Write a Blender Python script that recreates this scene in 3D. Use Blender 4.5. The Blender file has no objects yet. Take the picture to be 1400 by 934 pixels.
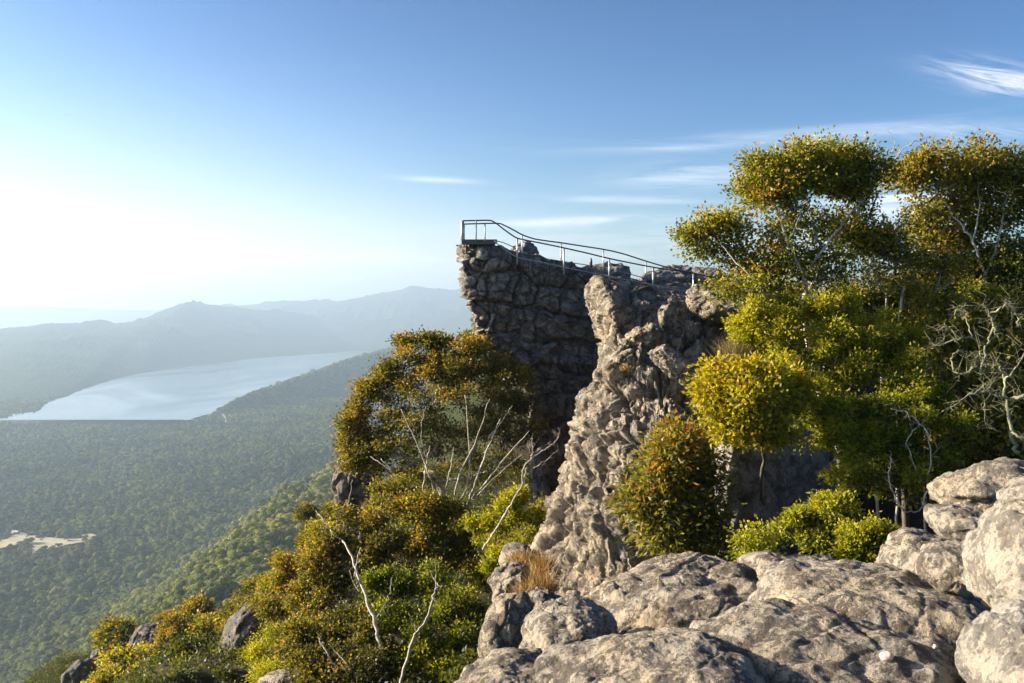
import bpy, bmesh, math, random
import numpy as np

# ------------------------------------------------------------------ basics
F = 1361.0
HORIZON = 420.0
PITCH = math.atan((467.0 - HORIZON) / F)
CT, ST = math.cos(PITCH), math.sin(PITCH)
SUN_AZ = math.radians(-82.0)      # measured from +Y towards +X
SUN_EL = math.radians(20.0)
VALLEY = -440.0

sc = bpy.context.scene
COL = sc.collection


def at(px, py, Y):
    """point of the place at forward distance Y that is seen at photo pixel px, py"""
    u = (px - 700.0) / F
    v = (467.0 - py) / F
    dy = CT + v * ST
    dz = -ST + v * CT
    k = Y / dy
    return np.array((u * k, Y, dz * k))


# ------------------------------------------------------------------ noise
def _h(ix, iy, iz, seed):
    n = (ix.astype(np.uint32) * np.uint32(374761393) + iy.astype(np.uint32) * np.uint32(668265263)
         + iz.astype(np.uint32) * np.uint32(2246822519) + np.uint32((seed * 3266489917) & 0xffffffff))
    n = (n ^ (n >> np.uint32(15))) * np.uint32(2246822519)
    n = (n ^ (n >> np.uint32(13))) * np.uint32(3266489917)
    n = n ^ (n >> np.uint32(16))
    return n.astype(np.float64) / 4294967295.0


def vnoise(p, seed=0):
    i = np.floor(p).astype(np.int64)
    f = p - i
    f = f * f * f * (f * (f * 6 - 15) + 10)
    r = 0
    for a in (0, 1):
        wx = f[:, 0] if a else 1 - f[:, 0]
        for b in (0, 1):
            wy = f[:, 1] if b else 1 - f[:, 1]
            for c in (0, 1):
                wz = f[:, 2] if c else 1 - f[:, 2]
                r = r + wx * wy * wz * _h(i[:, 0] + a, i[:, 1] + b, i[:, 2] + c, seed)
    return r * 2 - 1


def fbm(p, octv=4, seed=0, gain=0.5, lac=2.03):
    a, s = 1.0, 0.0
    q = p.copy()
    for o in range(octv):
        s = s + a * vnoise(q, seed + o * 17)
        q = q * lac + 3.7
        a *= gain
    return s


def ridged(p, octv=4, seed=0, gain=0.5):
    a, s = 1.0, 0.0
    q = p.copy()
    for o in range(octv):
        s = s + a * (1 - 2 * np.abs(vnoise(q, seed + o * 13)))
        q = q * 2.1 + 1.3
        a *= gain
    return s


def worley(p, seed=0, jit=0.9):
    i = np.floor(p).astype(np.int64)
    f1 = np.full(len(p), 1e9)
    f2 = np.full(len(p), 1e9)
    cid = np.zeros(len(p))
    for a in (-1, 0, 1):
        for b in (-1, 0, 1):
            for c in (-1, 0, 1):
                x, y, z = i[:, 0] + a, i[:, 1] + b, i[:, 2] + c
                r1 = _h(x, y, z, seed + 1)
                d = ((x + .5 + jit * (r1 - .5) - p[:, 0]) ** 2
                     + (y + .5 + jit * (_h(x, y, z, seed + 2) - .5) - p[:, 1]) ** 2
                     + (z + .5 + jit * (_h(x, y, z, seed + 3) - .5) - p[:, 2]) ** 2)
                nearer = d < f1
                f2 = np.where(nearer, f1, np.minimum(f2, d))
                cid = np.where(nearer, r1, cid)
                f1 = np.where(nearer, d, f1)
    return np.sqrt(f1), np.sqrt(f2), cid


def blocks(p, seed, size, tilt=0.0, yaw=0.0, warp=.35):
    """rounded joint blocks: returns (edge 0..1 deep at joints, random per block)"""
    c, s = math.cos(tilt), math.sin(tilt)
    q = np.stack([p[:, 0] * c - p[:, 2] * s, p[:, 1], p[:, 0] * s + p[:, 2] * c], 1)
    w = np.stack([fbm(q * .8 / size[0], 2, seed + 5), fbm(q * .8 / size[0], 2, seed + 6), fbm(q * .8 / size[2], 2, seed + 7)], 1)
    q = q / np.array(size) + w * warp
    f1, f2, cid = worley(q, seed)
    return f2 - f1, cid


def facets(p, seed, size, warp=.3, tilt=.9):
    """broken blocks: random height and a random flat tilt per cell, sharp edges between cells"""
    w = np.stack([fbm(p * .8 / size[0], 2, seed + 5), fbm(p * .8 / size[1], 2, seed + 6), fbm(p * .8 / size[2], 2, seed + 7)], 1)
    q = p / np.array(size) + w * warp
    i = np.floor(q).astype(np.int64)
    f1 = np.full(len(q), 1e9)
    f2 = np.full(len(q), 1e9)
    tl = np.zeros(len(q))
    for a in (-1, 0, 1):
        for b in (-1, 0, 1):
            for c in (-1, 0, 1):
                x, y, z = i[:, 0] + a, i[:, 1] + b, i[:, 2] + c
                r1, r2, r3 = _h(x, y, z, seed + 1), _h(x, y, z, seed + 2), _h(x, y, z, seed + 3)
                dx, dy, dz = q[:, 0] - x - .1 - .8 * r1, q[:, 1] - y - .1 - .8 * r2, q[:, 2] - z - .1 - .8 * r3
                d = dx * dx + dy * dy + dz * dz
                t = ((_h(x, y, z, seed + 4) - .5) * dx + (_h(x, y, z, seed + 5) - .5) * dy + (_h(x, y, z, seed + 6) - .5) * dz) * tilt + (r2 - .5) * 1.0
                nr_ = d < f1
                f2 = np.where(nr_, f1, np.minimum(f2, d))
                tl = np.where(nr_, t, tl)
                f1 = np.where(nr_, d, f1)
    return tl, np.sqrt(f2) - np.sqrt(f1)


def bricks(p, seed, w, h, tilt=0.0, warp=.22):
    """coursed joint blocks: distance in metres to the nearest joint, random per block"""
    c, s = math.cos(tilt), math.sin(tilt)
    wx = fbm(p * .55 / h, 3, seed + 5) * warp * h
    wz = fbm(p * .45 / h + 9, 3, seed + 6) * warp * h
    u = (p[:, 0] * c - p[:, 2] * s) + .75 * p[:, 1] + wx
    z = p[:, 2] * c + p[:, 0] * s + wz
    k = np.floor(z / h).astype(np.int64)
    fz = z / h - k
    zero = np.zeros_like(k)
    ww = w * (.65 + .7 * _h(k, zero, zero, seed))
    uu = u / ww + _h(k, zero + 3, zero, seed) * 7
    m = np.floor(uu).astype(np.int64)
    j0 = (_h(m, k, zero, seed + 1) - .5) * .5
    j1 = 1 + (_h(m + 1, k, zero, seed + 1) - .5) * .5
    fu = uu - m
    left = fu < j0
    right = fu > j1
    du = np.minimum(np.abs(fu - j0), np.abs(fu - j1)) * ww
    m2 = m - left + right
    dz = np.minimum(fz, 1 - fz) * h
    return np.minimum(du, dz), _h(m2, k, zero + 7, seed + 2)


# ------------------------------------------------------------------ mesh helpers
def mesh_from(name, verts, faces=None, loops=None, counts=None):
    me = bpy.data.meshes.new(name)
    verts = np.asarray(verts, dtype=np.float32)
    if faces is not None:
        faces = np.asarray(faces, dtype=np.int32)
        counts = np.full(len(faces), faces.shape[1], dtype=np.int32)
        loops = faces.reshape(-1)
    me.vertices.add(len(verts))
    me.vertices.foreach_set('co', verts.reshape(-1))
    me.loops.add(len(loops))
    me.loops.foreach_set('vertex_index', np.asarray(loops, dtype=np.int32))
    me.polygons.add(len(counts))
    st = np.zeros(len(counts), dtype=np.int32)
    st[1:] = np.cumsum(counts)[:-1]
    me.polygons.foreach_set('loop_start', st)
    me.polygons.foreach_set('loop_total', np.asarray(counts, dtype=np.int32))
    me.update(calc_edges=True)
    return me


def smooth(me, on=True):
    me.polygons.foreach_set('use_smooth', np.full(len(me.polygons), on))
    me.update()


def normals(me):
    n = np.zeros(len(me.vertices) * 3, dtype=np.float32)
    me.vertices.foreach_get('normal', n)
    return n.reshape(-1, 3).astype(np.float64)


def coords(me):
    n = np.zeros(len(me.vertices) * 3, dtype=np.float32)
    me.vertices.foreach_get('co', n)
    return n.reshape(-1, 3).astype(np.float64)


def set_co(me, co):
    me.vertices.foreach_set('co', np.asarray(co, dtype=np.float32).reshape(-1))
    me.update()


def add_obj(name, me, mat=None, parent=None, loc=None):
    o = bpy.data.objects.new(name, me)
    COL.objects.link(o)
    if mat is not None:
        me.materials.append(mat)
    if parent is not None:
        o.parent = parent
    if loc is not None:
        o.location = loc
    return o


def tag(o, label=None, cat=None, group=None, kind=None):
    if label:
        o['label'] = label
    if cat:
        o['category'] = cat
    if group:
        o['group'] = group
    if kind:
        o['kind'] = kind
    return o


def thing(name, label, cat, loc=(0, 0, 0), group=None):
    o = bpy.data.objects.new(name, None)
    COL.objects.link(o)
    o.location = loc
    o.empty_display_size = .2
    return tag(o, label, cat, group)


def grid_faces(nr, nc, wrap=False):
    r = np.arange(nr - 1)[:, None]
    c = np.arange(nc if wrap else nc - 1)[None, :]
    c2 = (c + 1) % nc
    a = r * nc + c
    b = r * nc + c2
    d = (r + 1) * nc + c2
    e = (r + 1) * nc + c
    return np.stack([a + 0 * b, b, d, e], -1).reshape(-1, 4)


def catmull(P, t, periodic):
    """P (n, k), t sample params in control units"""
    n = len(P)
    i = np.floor(t).astype(int)
    f = (t - i)[:, None]
    if periodic:
        g = [P[(i + k) % n] for k in (-1, 0, 1, 2)]
    else:
        i = np.clip(i, 0, n - 2)
        f = (t - i)[:, None]
        g = [P[np.clip(i + k, 0, n - 1)] for k in (-1, 0, 1, 2)]
    return .5 * (2 * g[1] + (g[2] - g[0]) * f + (2 * g[0] - 5 * g[1] + 4 * g[2] - g[3]) * f ** 2
                 + (3 * g[1] - g[0] - 3 * g[2] + g[3]) * f ** 3)


# ------------------------------------------------------------------ node helpers
class NB:
    """small builder for node trees"""
    def __init__(self, nt):
        self.nt = nt
        self.N = nt.nodes
        self.L = nt.links

    def node(self, typ, **kw):
        n = self.N.new(typ)
        for k, v in kw.items():
            setattr(n, k, v)
        return n

    def put(self, sock, v):
        if hasattr(v, 'is_linked') or isinstance(v, bpy.types.NodeSocket):
            self.L.new(v, sock)
        elif v is not None:
            if isinstance(v, (tuple, list)) and len(v) == 3 and sock.type == 'RGBA':
                v = (*v, 1)
            sock.default_value = v

    def math(self, op, a, b=None, c=None, clamp=False):
        n = self.node('ShaderNodeMath', operation=op, use_clamp=clamp)
        self.put(n.inputs[0], a)
        if b is not None:
            self.put(n.inputs[1], b)
        if c is not None:
            self.put(n.inputs[2], c)
        return n.outputs[0]

    def mix(self, fac, a, b, blend='MIX'):
        n = self.node('ShaderNodeMix', data_type='RGBA', blend_type=blend)
        self.put(n.inputs[0], fac)
        self.put(n.inputs[6], a)
        self.put(n.inputs[7], b)
        return n.outputs[2]

    def noise(self, vec, scale, detail=4, rough=.55, dist=0, dim='3D'):
        n = self.node('ShaderNodeTexNoise', noise_dimensions=dim)
        if vec is not None:
            self.put(n.inputs['Vector'], vec)
        n.inputs['Scale'].default_value = scale
        n.inputs['Detail'].default_value = detail
        n.inputs['Roughness'].default_value = rough
        n.inputs['Distortion'].default_value = dist
        return n.outputs['Fac']

    def voronoi(self, vec, scale, feature='F1', rand=1.0):
        n = self.node('ShaderNodeTexVoronoi', feature=feature)
        self.put(n.inputs['Vector'], vec)
        n.inputs['Scale'].default_value = scale
        n.inputs['Randomness'].default_value = rand
        return n.outputs['Distance']

    def ramp(self, fac, stops, interp='LINEAR'):
        n = self.node('ShaderNodeValToRGB')
        r = n.color_ramp
        r.interpolation = interp
        while len(r.elements) < len(stops):
            r.elements.new(.5)
        for e, (p, c) in zip(r.elements, stops):
            e.position = p
            e.color = (*c, 1) if len(c) == 3 else c
        self.put(n.inputs[0], fac)
        return n.outputs[0]

    def step(self, v, lo, hi):
        n = self.node('ShaderNodeMapRange', interpolation_type='SMOOTHSTEP')
        self.put(n.inputs['Value'], v)
        n.inputs['From Min'].default_value = lo
        n.inputs['From Max'].default_value = hi
        return n.outputs[0]

    def vscale(self, vec, s):
        n = self.node('ShaderNodeVectorMath', operation='MULTIPLY')
        self.put(n.inputs[0], vec)
        n.inputs[1].default_value = s
        return n.outputs[0]

    def bump(self, h, strength, dist, nrm=None):
        n = self.node('ShaderNodeBump')
        n.inputs['Strength'].default_value = strength
        n.inputs['Distance'].default_value = dist
        self.put(n.inputs['Height'], h)
        if nrm is not None:
            self.put(n.inputs['Normal'], nrm)
        return n.outputs[0]


def new_mat(name):
    m = bpy.data.materials.new(name)
    m.use_nodes = True
    m.node_tree.nodes.clear()
    b = NB(m.node_tree)
    out = b.node('ShaderNodeOutputMaterial')
    return m, b, out


def principled(b, out, color, rough=.8, normal=None, metallic=0.0, spec=.3):
    p = b.node('ShaderNodeBsdfPrincipled')
    b.put(p.inputs['Base Color'], color)
    b.put(p.inputs['Roughness'], rough)
    p.inputs['Metallic'].default_value = metallic
    p.inputs['Specular IOR Level'].default_value = spec
    if normal is not None:
        b.put(p.inputs['Normal'], normal)
    b.L.new(p.outputs[0], out.inputs['Surface'])
    return p


def rock_mat(name, base, warm, dark, pale, scale=1.0, dark_amt=.5, pale_amt=.5, bump=1.0, warm_amt=.5, bed=0.0):
    m, b, out = new_mat(name)
    geo = b.node('ShaderNodeNewGeometry').outputs['Position']
    tc = b.vscale(geo, (scale, scale, scale))
    big = b.noise(tc, .55, 3, .6, .4)
    mid = b.noise(tc, 2.6, 5, .62, .3)
    fine = b.noise(tc, 14, 6, .68)
    grit = b.noise(tc, 75, 3, .7)
    col = b.mix(b.step(big, .35, .68), base, warm)
    col = b.mix(b.math('MULTIPLY', b.step(mid, .46, .7), warm_amt), col, (warm[0] * 1.12, warm[1] * .86, warm[2] * .66))
    # black crust lichen, in torn patches
    dk = b.math('MULTIPLY', b.step(b.math('ADD', b.math('MULTIPLY', mid, .55), b.math('MULTIPLY', fine, .45)), .465, .53), dark_amt)
    col = b.mix(dk, col, dark)
    # pale lichen spots
    vs = b.node('ShaderNodeTexVoronoi', feature='F1')
    vv = b.node('ShaderNodeVectorMath', operation='ADD')
    b.put(vv.inputs[0], tc)
    nn = b.node('ShaderNodeTexNoise')
    b.put(nn.inputs['Vector'], tc)
    nn.inputs['Scale'].default_value = 9
    b.put(vv.inputs[1], b.vscale(nn.outputs['Color'], (.16, .16, .16)))
    b.put(vs.inputs['Vector'], vv.outputs[0])
    vs.inputs['Scale'].default_value = 3.6
    sp = b.math('SUBTRACT', 1.0, b.step(vs.outputs['Distance'], .10, .20))
    sp = b.math('MULTIPLY', b.math('MULTIPLY', sp, b.step(b.noise(tc, 1.3, 2), .48, .6)), pale_amt)
    col = b.mix(sp, col, pale)
    # grain
    col = b.mix(.55, col, b.ramp(grit, [(.25, (.45, .45, .45)), (.5, (1, 1, 1)), (.75, (1.5, 1.5, 1.5))]), 'MULTIPLY')
    col = b.mix(.45, col, b.ramp(fine, [(.3, (.55, .55, .55)), (.5, (1, 1, 1)), (.7, (1.4, 1.4, 1.4))]), 'MULTIPLY')
    h = b.math('ADD', b.math('MULTIPLY', mid, .32), b.math('ADD', b.math('MULTIPLY', fine, .38), b.math('MULTIPLY', grit, .07)))
    pit = b.step(b.voronoi(tc, 11, 'F1'), .0, .33)
    h = b.math('ADD', h, b.math('MULTIPLY', pit, .10))
    if bed:
        bz = b.noise(b.vscale(geo, (.5, .5, 5.5)), 1.0, 4, .6, .5)
        h = b.math('ADD', h, b.math('MULTIPLY', bz, bed))
    nrm = b.bump(h, .9 * bump, .16 / scale)
    principled(b, out, col, .88, nrm, spec=.15)
    return m


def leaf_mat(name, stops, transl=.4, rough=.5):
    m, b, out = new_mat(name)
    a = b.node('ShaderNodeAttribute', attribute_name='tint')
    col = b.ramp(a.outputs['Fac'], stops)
    p = b.node('ShaderNodeBsdfPrincipled')
    b.put(p.inputs['Base Color'], col)
    p.inputs['Roughness'].default_value = rough
    p.inputs['Specular IOR Level'].default_value = .35
    t = b.node('ShaderNodeBsdfTranslucent')
    b.put(t.inputs['Color'], b.mix(1.0, col, (1.5, 1.45, .7), 'MULTIPLY'))
    mx = b.node('ShaderNodeMixShader')
    mx.inputs[0].default_value = transl
    b.L.new(p.outputs[0], mx.inputs[1])
    b.L.new(t.outputs[0], mx.inputs[2])
    b.L.new(mx.outputs[0], out.inputs['Surface'])
    return m


def bark_mat(name, c1, c2, scale=8):
    m, b, out = new_mat(name)
    geo = b.node('ShaderNodeNewGeometry').outputs['Position']
    n = b.noise(b.vscale(geo, (1, 1, .35)), scale, 5, .65)
    col = b.ramp(n, [(.3, c1), (.65, c2)])
    principled(b, out, col, .85, b.bump(n, .6, .02), spec=.15)
    return m


def plain_mat(name, col, rough=.6, metallic=0.0, var=.25, scale=6):
    m, b, out = new_mat(name)
    geo = b.node('ShaderNodeNewGeometry').outputs['Position']
    n = b.noise(geo, scale, 4, .6)
    lo = tuple(c * (1 - var) for c in col)
    hi = tuple(min(1, c * (1 + var)) for c in col)
    principled(b, out, b.ramp(n, [(.3, lo), (.7, hi)]), rough, None, metallic)
    return m


# ------------------------------------------------------------------ materials
M = {}
M['rock_crag'] = rock_mat('dark_jointed_sandstone', (.27, .255, .235), (.33, .285, .245), (.075, .075, .077), (.50, .50, .49), .8, .72, .7, 1.2, .25, .25)
M['rock_ridge'] = rock_mat('knobbly_sandstone', (.37, .32, .25), (.43, .35, .25), (.07, .067, .062), (.52, .51, .48), 1.1, .75, .6, 1.5, .2, .3)
M['rock_near'] = rock_mat('pale_lichened_sandstone', (.33, .295, .24), (.40, .325, .23), (.045, .043, .042), (.50, .49, .46), 1.7, .76, .6, 1.2, .3)
M['rock_clean'] = rock_mat('pale_clean_sandstone', (.30, .28, .24), (.35, .305, .245), (.08, .077, .074), (.48, .47, .45), 1.7, .72, .4, 1.0, .25)
M['rock_dark'] = rock_mat('dark_slope_rock', (.14, .13, .12), (.22, .18, .15), (.045, .045, .048), (.3, .3, .29), .8, .7, .4, 1.0, .3, .3)

G1 = [(0, (.024, .036, .009)), (.3, (.080, .095, .014)), (.55, (.20, .185, .022)), (.8, (.34, .27, .028)), (1, (.41, .24, .03))]
M['leaf_gum'] = leaf_mat('gum_leaf', G1, .40)
M['leaf_dark'] = leaf_mat('dark_gum_leaf', [(0, (.020, .032, .010)), (.3, (.070, .090, .013)), (.6, (.28, .27, .024)), (.85, (.44, .36, .03)), (1, (.44, .22, .03))], .42)
M['leaf_bright'] = leaf_mat('bright_needle_leaf', [(0, (.026, .045, .007)), (.35, (.11, .145, .011)), (.65, (.29, .29, .016)), (1, (.44, .38, .03))], .45)
M['leaf_yellow'] = leaf_mat('yellow_green_leaf', [(0, (.07, .085, .009)), (.4, (.27, .25, .015)), (.75, (.42, .36, .022)), (1, (.50, .33, .03))], .45)
M['leaf_red'] = leaf_mat('red_tipped_leaf', [(0, (.040, .050, .010)), (.4, (.16, .155, .020)), (.68, (.25, .225, .03)), (.9, (.34, .215, .03)), (1, (.46, .15, .025))], .42)
M['leaf_gold'] = leaf_mat('gold_gum_leaf', [(0, (.030, .032, .010)), (.3, (.085, .085, .016)), (.55, (.185, .165, .024)), (.8, (.33, .255, .03)), (1, (.43, .245, .03))], .40)
M['leaf_dry'] = leaf_mat('dry_grass_blade', [(0, (.16, .11, .05)), (.5, (.30, .19, .08)), (1, (.42, .22, .07))], .3)
M['leaf_sedge'] = leaf_mat('pale_dry_stem', [(0, (.10, .085, .04)), (.5, (.19, .15, .07)), (1, (.28, .22, .11))], .3)
M['bark_pale'] = bark_mat('pale_gum_bark', (.28, .24, .20), (.60, .54, .46))
M['bark_dark'] = bark_mat('dark_bark', (.06, .05, .042), (.16, .13, .11))
M['bark_lichen'] = bark_mat('lichen_bark', (.10, .10, .065), (.36, .36, .22))
M['bark_dead'] = bark_mat('weathered_dead_wood', (.24, .20, .17), (.50, .45, .39))
M['pebble_pink'] = plain_mat('pink_pebble', (.58, .44, .38), .7, 0, .12, 60)
M['steel'] = plain_mat('weathered_galvanised_steel', (.50, .50, .49), .42, .6, .2)
M['steel_dark'] = plain_mat('dark_rail_pipe', (.10, .10, .105), .45, .5, .2)
M['deck'] = plain_mat('dark_deck_grating', (.07, .068, .065), .7, .2, .3)

# ------------------------------------------------------------------ terrain heights
_prof_x = np.array([-9000, -1400, -800, -640, -560, -450, -330, -250, -170, -100, -60, -40, -25, -10, 0, 20, 60, 200, 900, 9000], float)
_prof_z = np.array([-440, -440, -440, -440, -428, -384, -334, -290, -238, -168, -112, -74, -44, -18, -8, -4, -5, -30, -120, -120], float)

NEAR = []
for (px, py, Y) in [
    # ledge under the boulders
    (500, 1400, 4), (700, 1080, 5), (900, 1040, 5), (1200, 1040, 5), (1500, 1000, 5), (700, 1010, 7), (820, 960, 9), (950, 880, 10), (1100, 880, 10), (1250, 850, 10),
    (1400, 860, 9), (900, 830, 14), (1050, 800, 14), (1200, 800, 14), (1330, 745, 13.5), (1450, 700, 13),
    (1010, 825, 18), (1120, 825, 19), (1230, 800, 19), (1330, 750, 20), (1420, 700, 20), (1600, 600, 18),
    (1400, 690, 27), (1300, 720, 27), (1200, 770, 25), (1100, 780, 27), (1250, 640, 31), (1400, 540, 33), (1100, 520, 34), (1000, 500, 40),
    (1200, 450, 45), (1400, 430, 48), (1050, 430, 48), (1700, 460, 40), (1300, 420, 60),
    # gully on the left
    (640, 1120, 12), (600, 1180, 14), (680, 1070, 10.5), (560, 1120, 20), (660, 1020, 15), (500, 1160, 20), (620, 1010, 26), (660, 950, 24), (690, 960, 14), (640, 1020, 18), (560, 1040, 24), (700, 860, 22), (720, 800, 26), (690, 800, 33), (620, 830, 36), (560, 850, 38), (660, 770, 41), (610, 760, 45),
    (740, 750, 42), (790, 720, 40), (560, 780, 47), (500, 790, 50), (470, 800, 52), (430, 860, 52), (400, 950, 42), (480, 990, 34), (540, 700, 60), (600, 680, 65),
    (350, 930, 62), (300, 960, 70), (330, 890, 80), (420, 830, 70), (250, 930, 95), (200, 950, 100), (130, 980, 100), (280, 900, 110), (200, 910, 130), (60, 1120, 100), (380, 850, 100), (440, 800, 100),
]:
    p_ = at(px, py, Y)
    if px < 692:
        p_[2] -= 2.0 if Y < 60 else 1.5
    elif Y < 14.5:
        p_[2] -= .6
    NEAR.append(p_)
NEAR = np.array(NEAR)


def height(x, y):
    x = np.asarray(x, float).ravel()
    y = np.asarray(y, float).ravel()
    foot = -690 + np.clip(y - 1200, 0, 3000) * .105      # where the flank meets the floor
    foot = np.minimum(foot, -330)
    s = foot / -640.0
    z = np.interp(x / np.maximum(s, .4), _prof_x, _prof_z)
    P = np.stack([x, y, 0 * x], 1)
    rough = np.clip((z + 440) / 120, 0, 1)
    spur = fbm(P / 330.0, 3, 3) * 26 + fbm(P / 90.0, 3, 9) * 7
    z = z + rough * spur * np.clip((np.hypot(x, y) - 120) / 250, 0, 1)
    xc = -250 - (y - 560) * .07
    along = np.clip((y - 330) / 250, 0, 1) * np.clip((2500 - y) / 900, 0, 1)
    z = z + along * (48 * np.exp(-((x - xc) / 75) ** 2) - 40 * np.exp(-((x - xc - 135) / 65) ** 2))
    z = z + (1 - rough) * (fbm(P / 700.0, 2, 21) * 7 - 3)
    far_ = np.clip((3300 - y) / 500, 0, 1) * np.clip((np.hypot(x + 840, y - 1850) - 260) / 200, 0, 1)
    roll = fbm(P / 360.0 * np.array((1.0, .6, 1)), 3, 61) * 24
    z = z + (1 - rough) * roll * far_
    z = np.where((rough > 0) | (far_ > 0), z, np.minimum(z, -432))
    near = np.hypot(x, y) < 260
    if near.any():
        q = np.stack([x[near], y[near]], 1)
        d2 = ((q[:, None, :] - NEAR[None, :, :2]) ** 2).sum(-1)
        w = 1.0 / (d2 + .6) ** 1.7
        zi = (w * NEAR[:, 2]).sum(1) / w.sum(1)
        dm = np.sqrt(d2.min(1))
        k = np.clip(1.25 - dm / (5 + .22 * np.hypot(q[:, 0], q[:, 1])), 0, 1)
        k = k * k * (3 - 2 * k)
        zn = zi * k + z[near] * (1 - k)
        pq = P[near]
        zn = zn + fbm(pq / 2.2, 4, 31) * .28 * np.clip(np.hypot(q[:, 0], q[:, 1]) / 12, .2, 1.5)
        z = z.copy()
        z[near] = zn
    return z


def hz(x, y):
    return float(height([x], [y])[0])


# ------------------------------------------------------------------ terrain sheet
def soil_mat():
    m, b, out = new_mat('leaf_litter_ground')
    geo = b.node('ShaderNodeNewGeometry')
    p = geo.outputs['Position']
    n = b.noise(b.vscale(p, (.02, .02, .02)), 1.0, 6, .65)
    n2 = b.noise(p, 1.6, 5, .65)
    far = b.ramp(n, [(.3, (.018, .028, .012)), (.6, (.045, .055, .018))])
    near = b.ramp(n2, [(.3, (.014, .013, .009)), (.55, (.034, .028, .019)), (.75, (.07, .055, .038))])
    d = b.node('ShaderNodeVectorMath', operation='LENGTH')
    b.put(d.inputs[0], p)
    k = b.step(d.outputs['Value'], 90.0, 160.0)
    principled(b, out, b.mix(k, near, far), .95, b.bump(n2, .6, .12), spec=.1)
    return m


def build_terrain():
    rs = np.concatenate([np.linspace(.0, 5, 10)[1:], np.geomspace(5.2, 130, 190), np.geomspace(132, 26000, 190)])
    az = np.radians(np.concatenate([np.linspace(-180, -62, 46)[:-1], np.linspace(-62, 62, 380), np.linspace(62, 180, 46)[1:-1]]))
    R, A = np.meshgrid(rs, az, indexing='ij')
    X, Y = R * np.sin(A), R * np.cos(A)
    Z = height(X, Y)
    v = np.stack([X.ravel(), Y.ravel(), Z], 1)
    f = grid_faces(len(rs), len(az), True)[:, ::-1]
    me = mesh_from('terrain', v, f)
    smooth(me)
    tag(add_obj('terrain', me, soil_mat()), kind='structure')


build_terrain()


# ------------------------------------------------------------------ hill ranges
def hill_mat(name, c1, c2, sc1):
    m, b, out = new_mat(name)
    p = b.node('ShaderNodeNewGeometry').outputs['Position']
    n = b.noise(b.vscale(p, (sc1, sc1, sc1)), 1.0, 6, .7)
    n2 = b.voronoi(p, .07)
    principled(b, out, b.ramp(n, [(.3, c1), (.65, c2)]), .95, b.bump(n2, .8, 6.0), spec=.05)
    return m


def hill(name, crest, foot_front, mat, back=1500, seed=1, amp=.09, base=-445, nu=420, nv=60, power=1.25, push=1.0):
    """crest [(px, py, Y)], front foot [(px, Y)] at valley level; a solid ridge with two flanks"""
    cr = np.array([at(c[0], c[1], c[2] * push) for c in crest])
    ff = np.array([at(px, 1000, Y) * np.array((1, 1, 0)) + np.array((0, 0, base)) for px, Y in foot_front])
    t = np.linspace(0, len(cr) - 1, nu)
    C = catmull(cr, t, False)
    tf = np.linspace(0, len(ff) - 1, nu)
    Ft = catmull(ff, tf, False)
    d = C - Ft
    d[:, 2] = 0
    d /= np.linalg.norm(d, axis=1)[:, None] + 1e-9
    B = C + d * back
    B[:, 2] = base
    rows = []
    for k in np.linspace(0, 1, nv):
        p = Ft * (1 - k) + C * k
        p[:, 2] = base + (C[:, 2] - base) * (k ** power)
        rows.append(p)
    for k in np.linspace(0, 1, nv // 3)[1:]:
        p = C * (1 - k) + B * k
        p[:, 2] = C[:, 2] + (base - C[:, 2]) * (k ** .9)
        rows.append(p)
    V = np.concatenate(rows)
    hgt = np.clip((V[:, 2] - base) / 300, 0, 1)
    L = 520.0
    P = V / L
    n = ridged(P * np.array((1, 1, .25)), 4, seed) * amp * 420 * hgt
    kk = np.concatenate([np.full(nu, 1 - abs(2 * k - 1)) for k in np.linspace(0, 1, nv)] + [np.full(nu, 1.0)] * (len(rows) - nv))
    V[:, 2] += n * np.clip(kk * 1.4, .06, 1) + fbm(V / 60.0, 3, seed + 4) * 7 * hgt
    me = mesh_from(name, V, grid_faces(len(rows), nu)[:, ::-1])
    smooth(me)
    return tag(add_obj(name, me, mat), kind='structure'), me


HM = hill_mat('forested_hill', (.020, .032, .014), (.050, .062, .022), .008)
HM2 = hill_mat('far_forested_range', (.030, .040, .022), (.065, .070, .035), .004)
hill('hill', [(-700, 462, 4800), (-420, 458, 5200), (-200, 452, 5700), (0, 449, 6200), (70, 442, 6500), (130, 442, 6900), (185, 439, 7400), (222, 425, 8000), (259, 413, 8400), (290, 417, 8700),
              (340, 422, 9200), (424, 432, 10200), (462, 441, 11000), (490, 458, 11500), (515, 472, 11800)],
     [(-700, 3000), (-420, 3350), (-200, 3700), (-60, 3900), (0, 4010), (40, 4180), (80, 4600), (130, 5500), (180, 6200), (240, 7100), (300, 7900), (350, 8700), (420, 9450), (480, 9900), (520, 10300)], HM, 1600, 5, push=1.35)
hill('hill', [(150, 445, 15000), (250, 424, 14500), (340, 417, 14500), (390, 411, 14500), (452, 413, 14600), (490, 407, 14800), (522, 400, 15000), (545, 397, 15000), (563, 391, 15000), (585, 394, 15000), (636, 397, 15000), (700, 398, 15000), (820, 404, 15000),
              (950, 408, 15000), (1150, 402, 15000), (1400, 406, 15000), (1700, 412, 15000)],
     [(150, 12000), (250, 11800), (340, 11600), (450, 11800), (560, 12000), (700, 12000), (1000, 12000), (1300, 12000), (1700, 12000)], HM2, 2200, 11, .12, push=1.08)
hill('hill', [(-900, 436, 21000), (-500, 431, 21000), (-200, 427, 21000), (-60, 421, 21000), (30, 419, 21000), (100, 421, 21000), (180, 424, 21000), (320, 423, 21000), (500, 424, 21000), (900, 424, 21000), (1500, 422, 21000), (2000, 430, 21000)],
     [(-900, 18000), (0, 18500), (600, 18500), (2000, 18000)], HM2, 1500, 23, .05)
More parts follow.
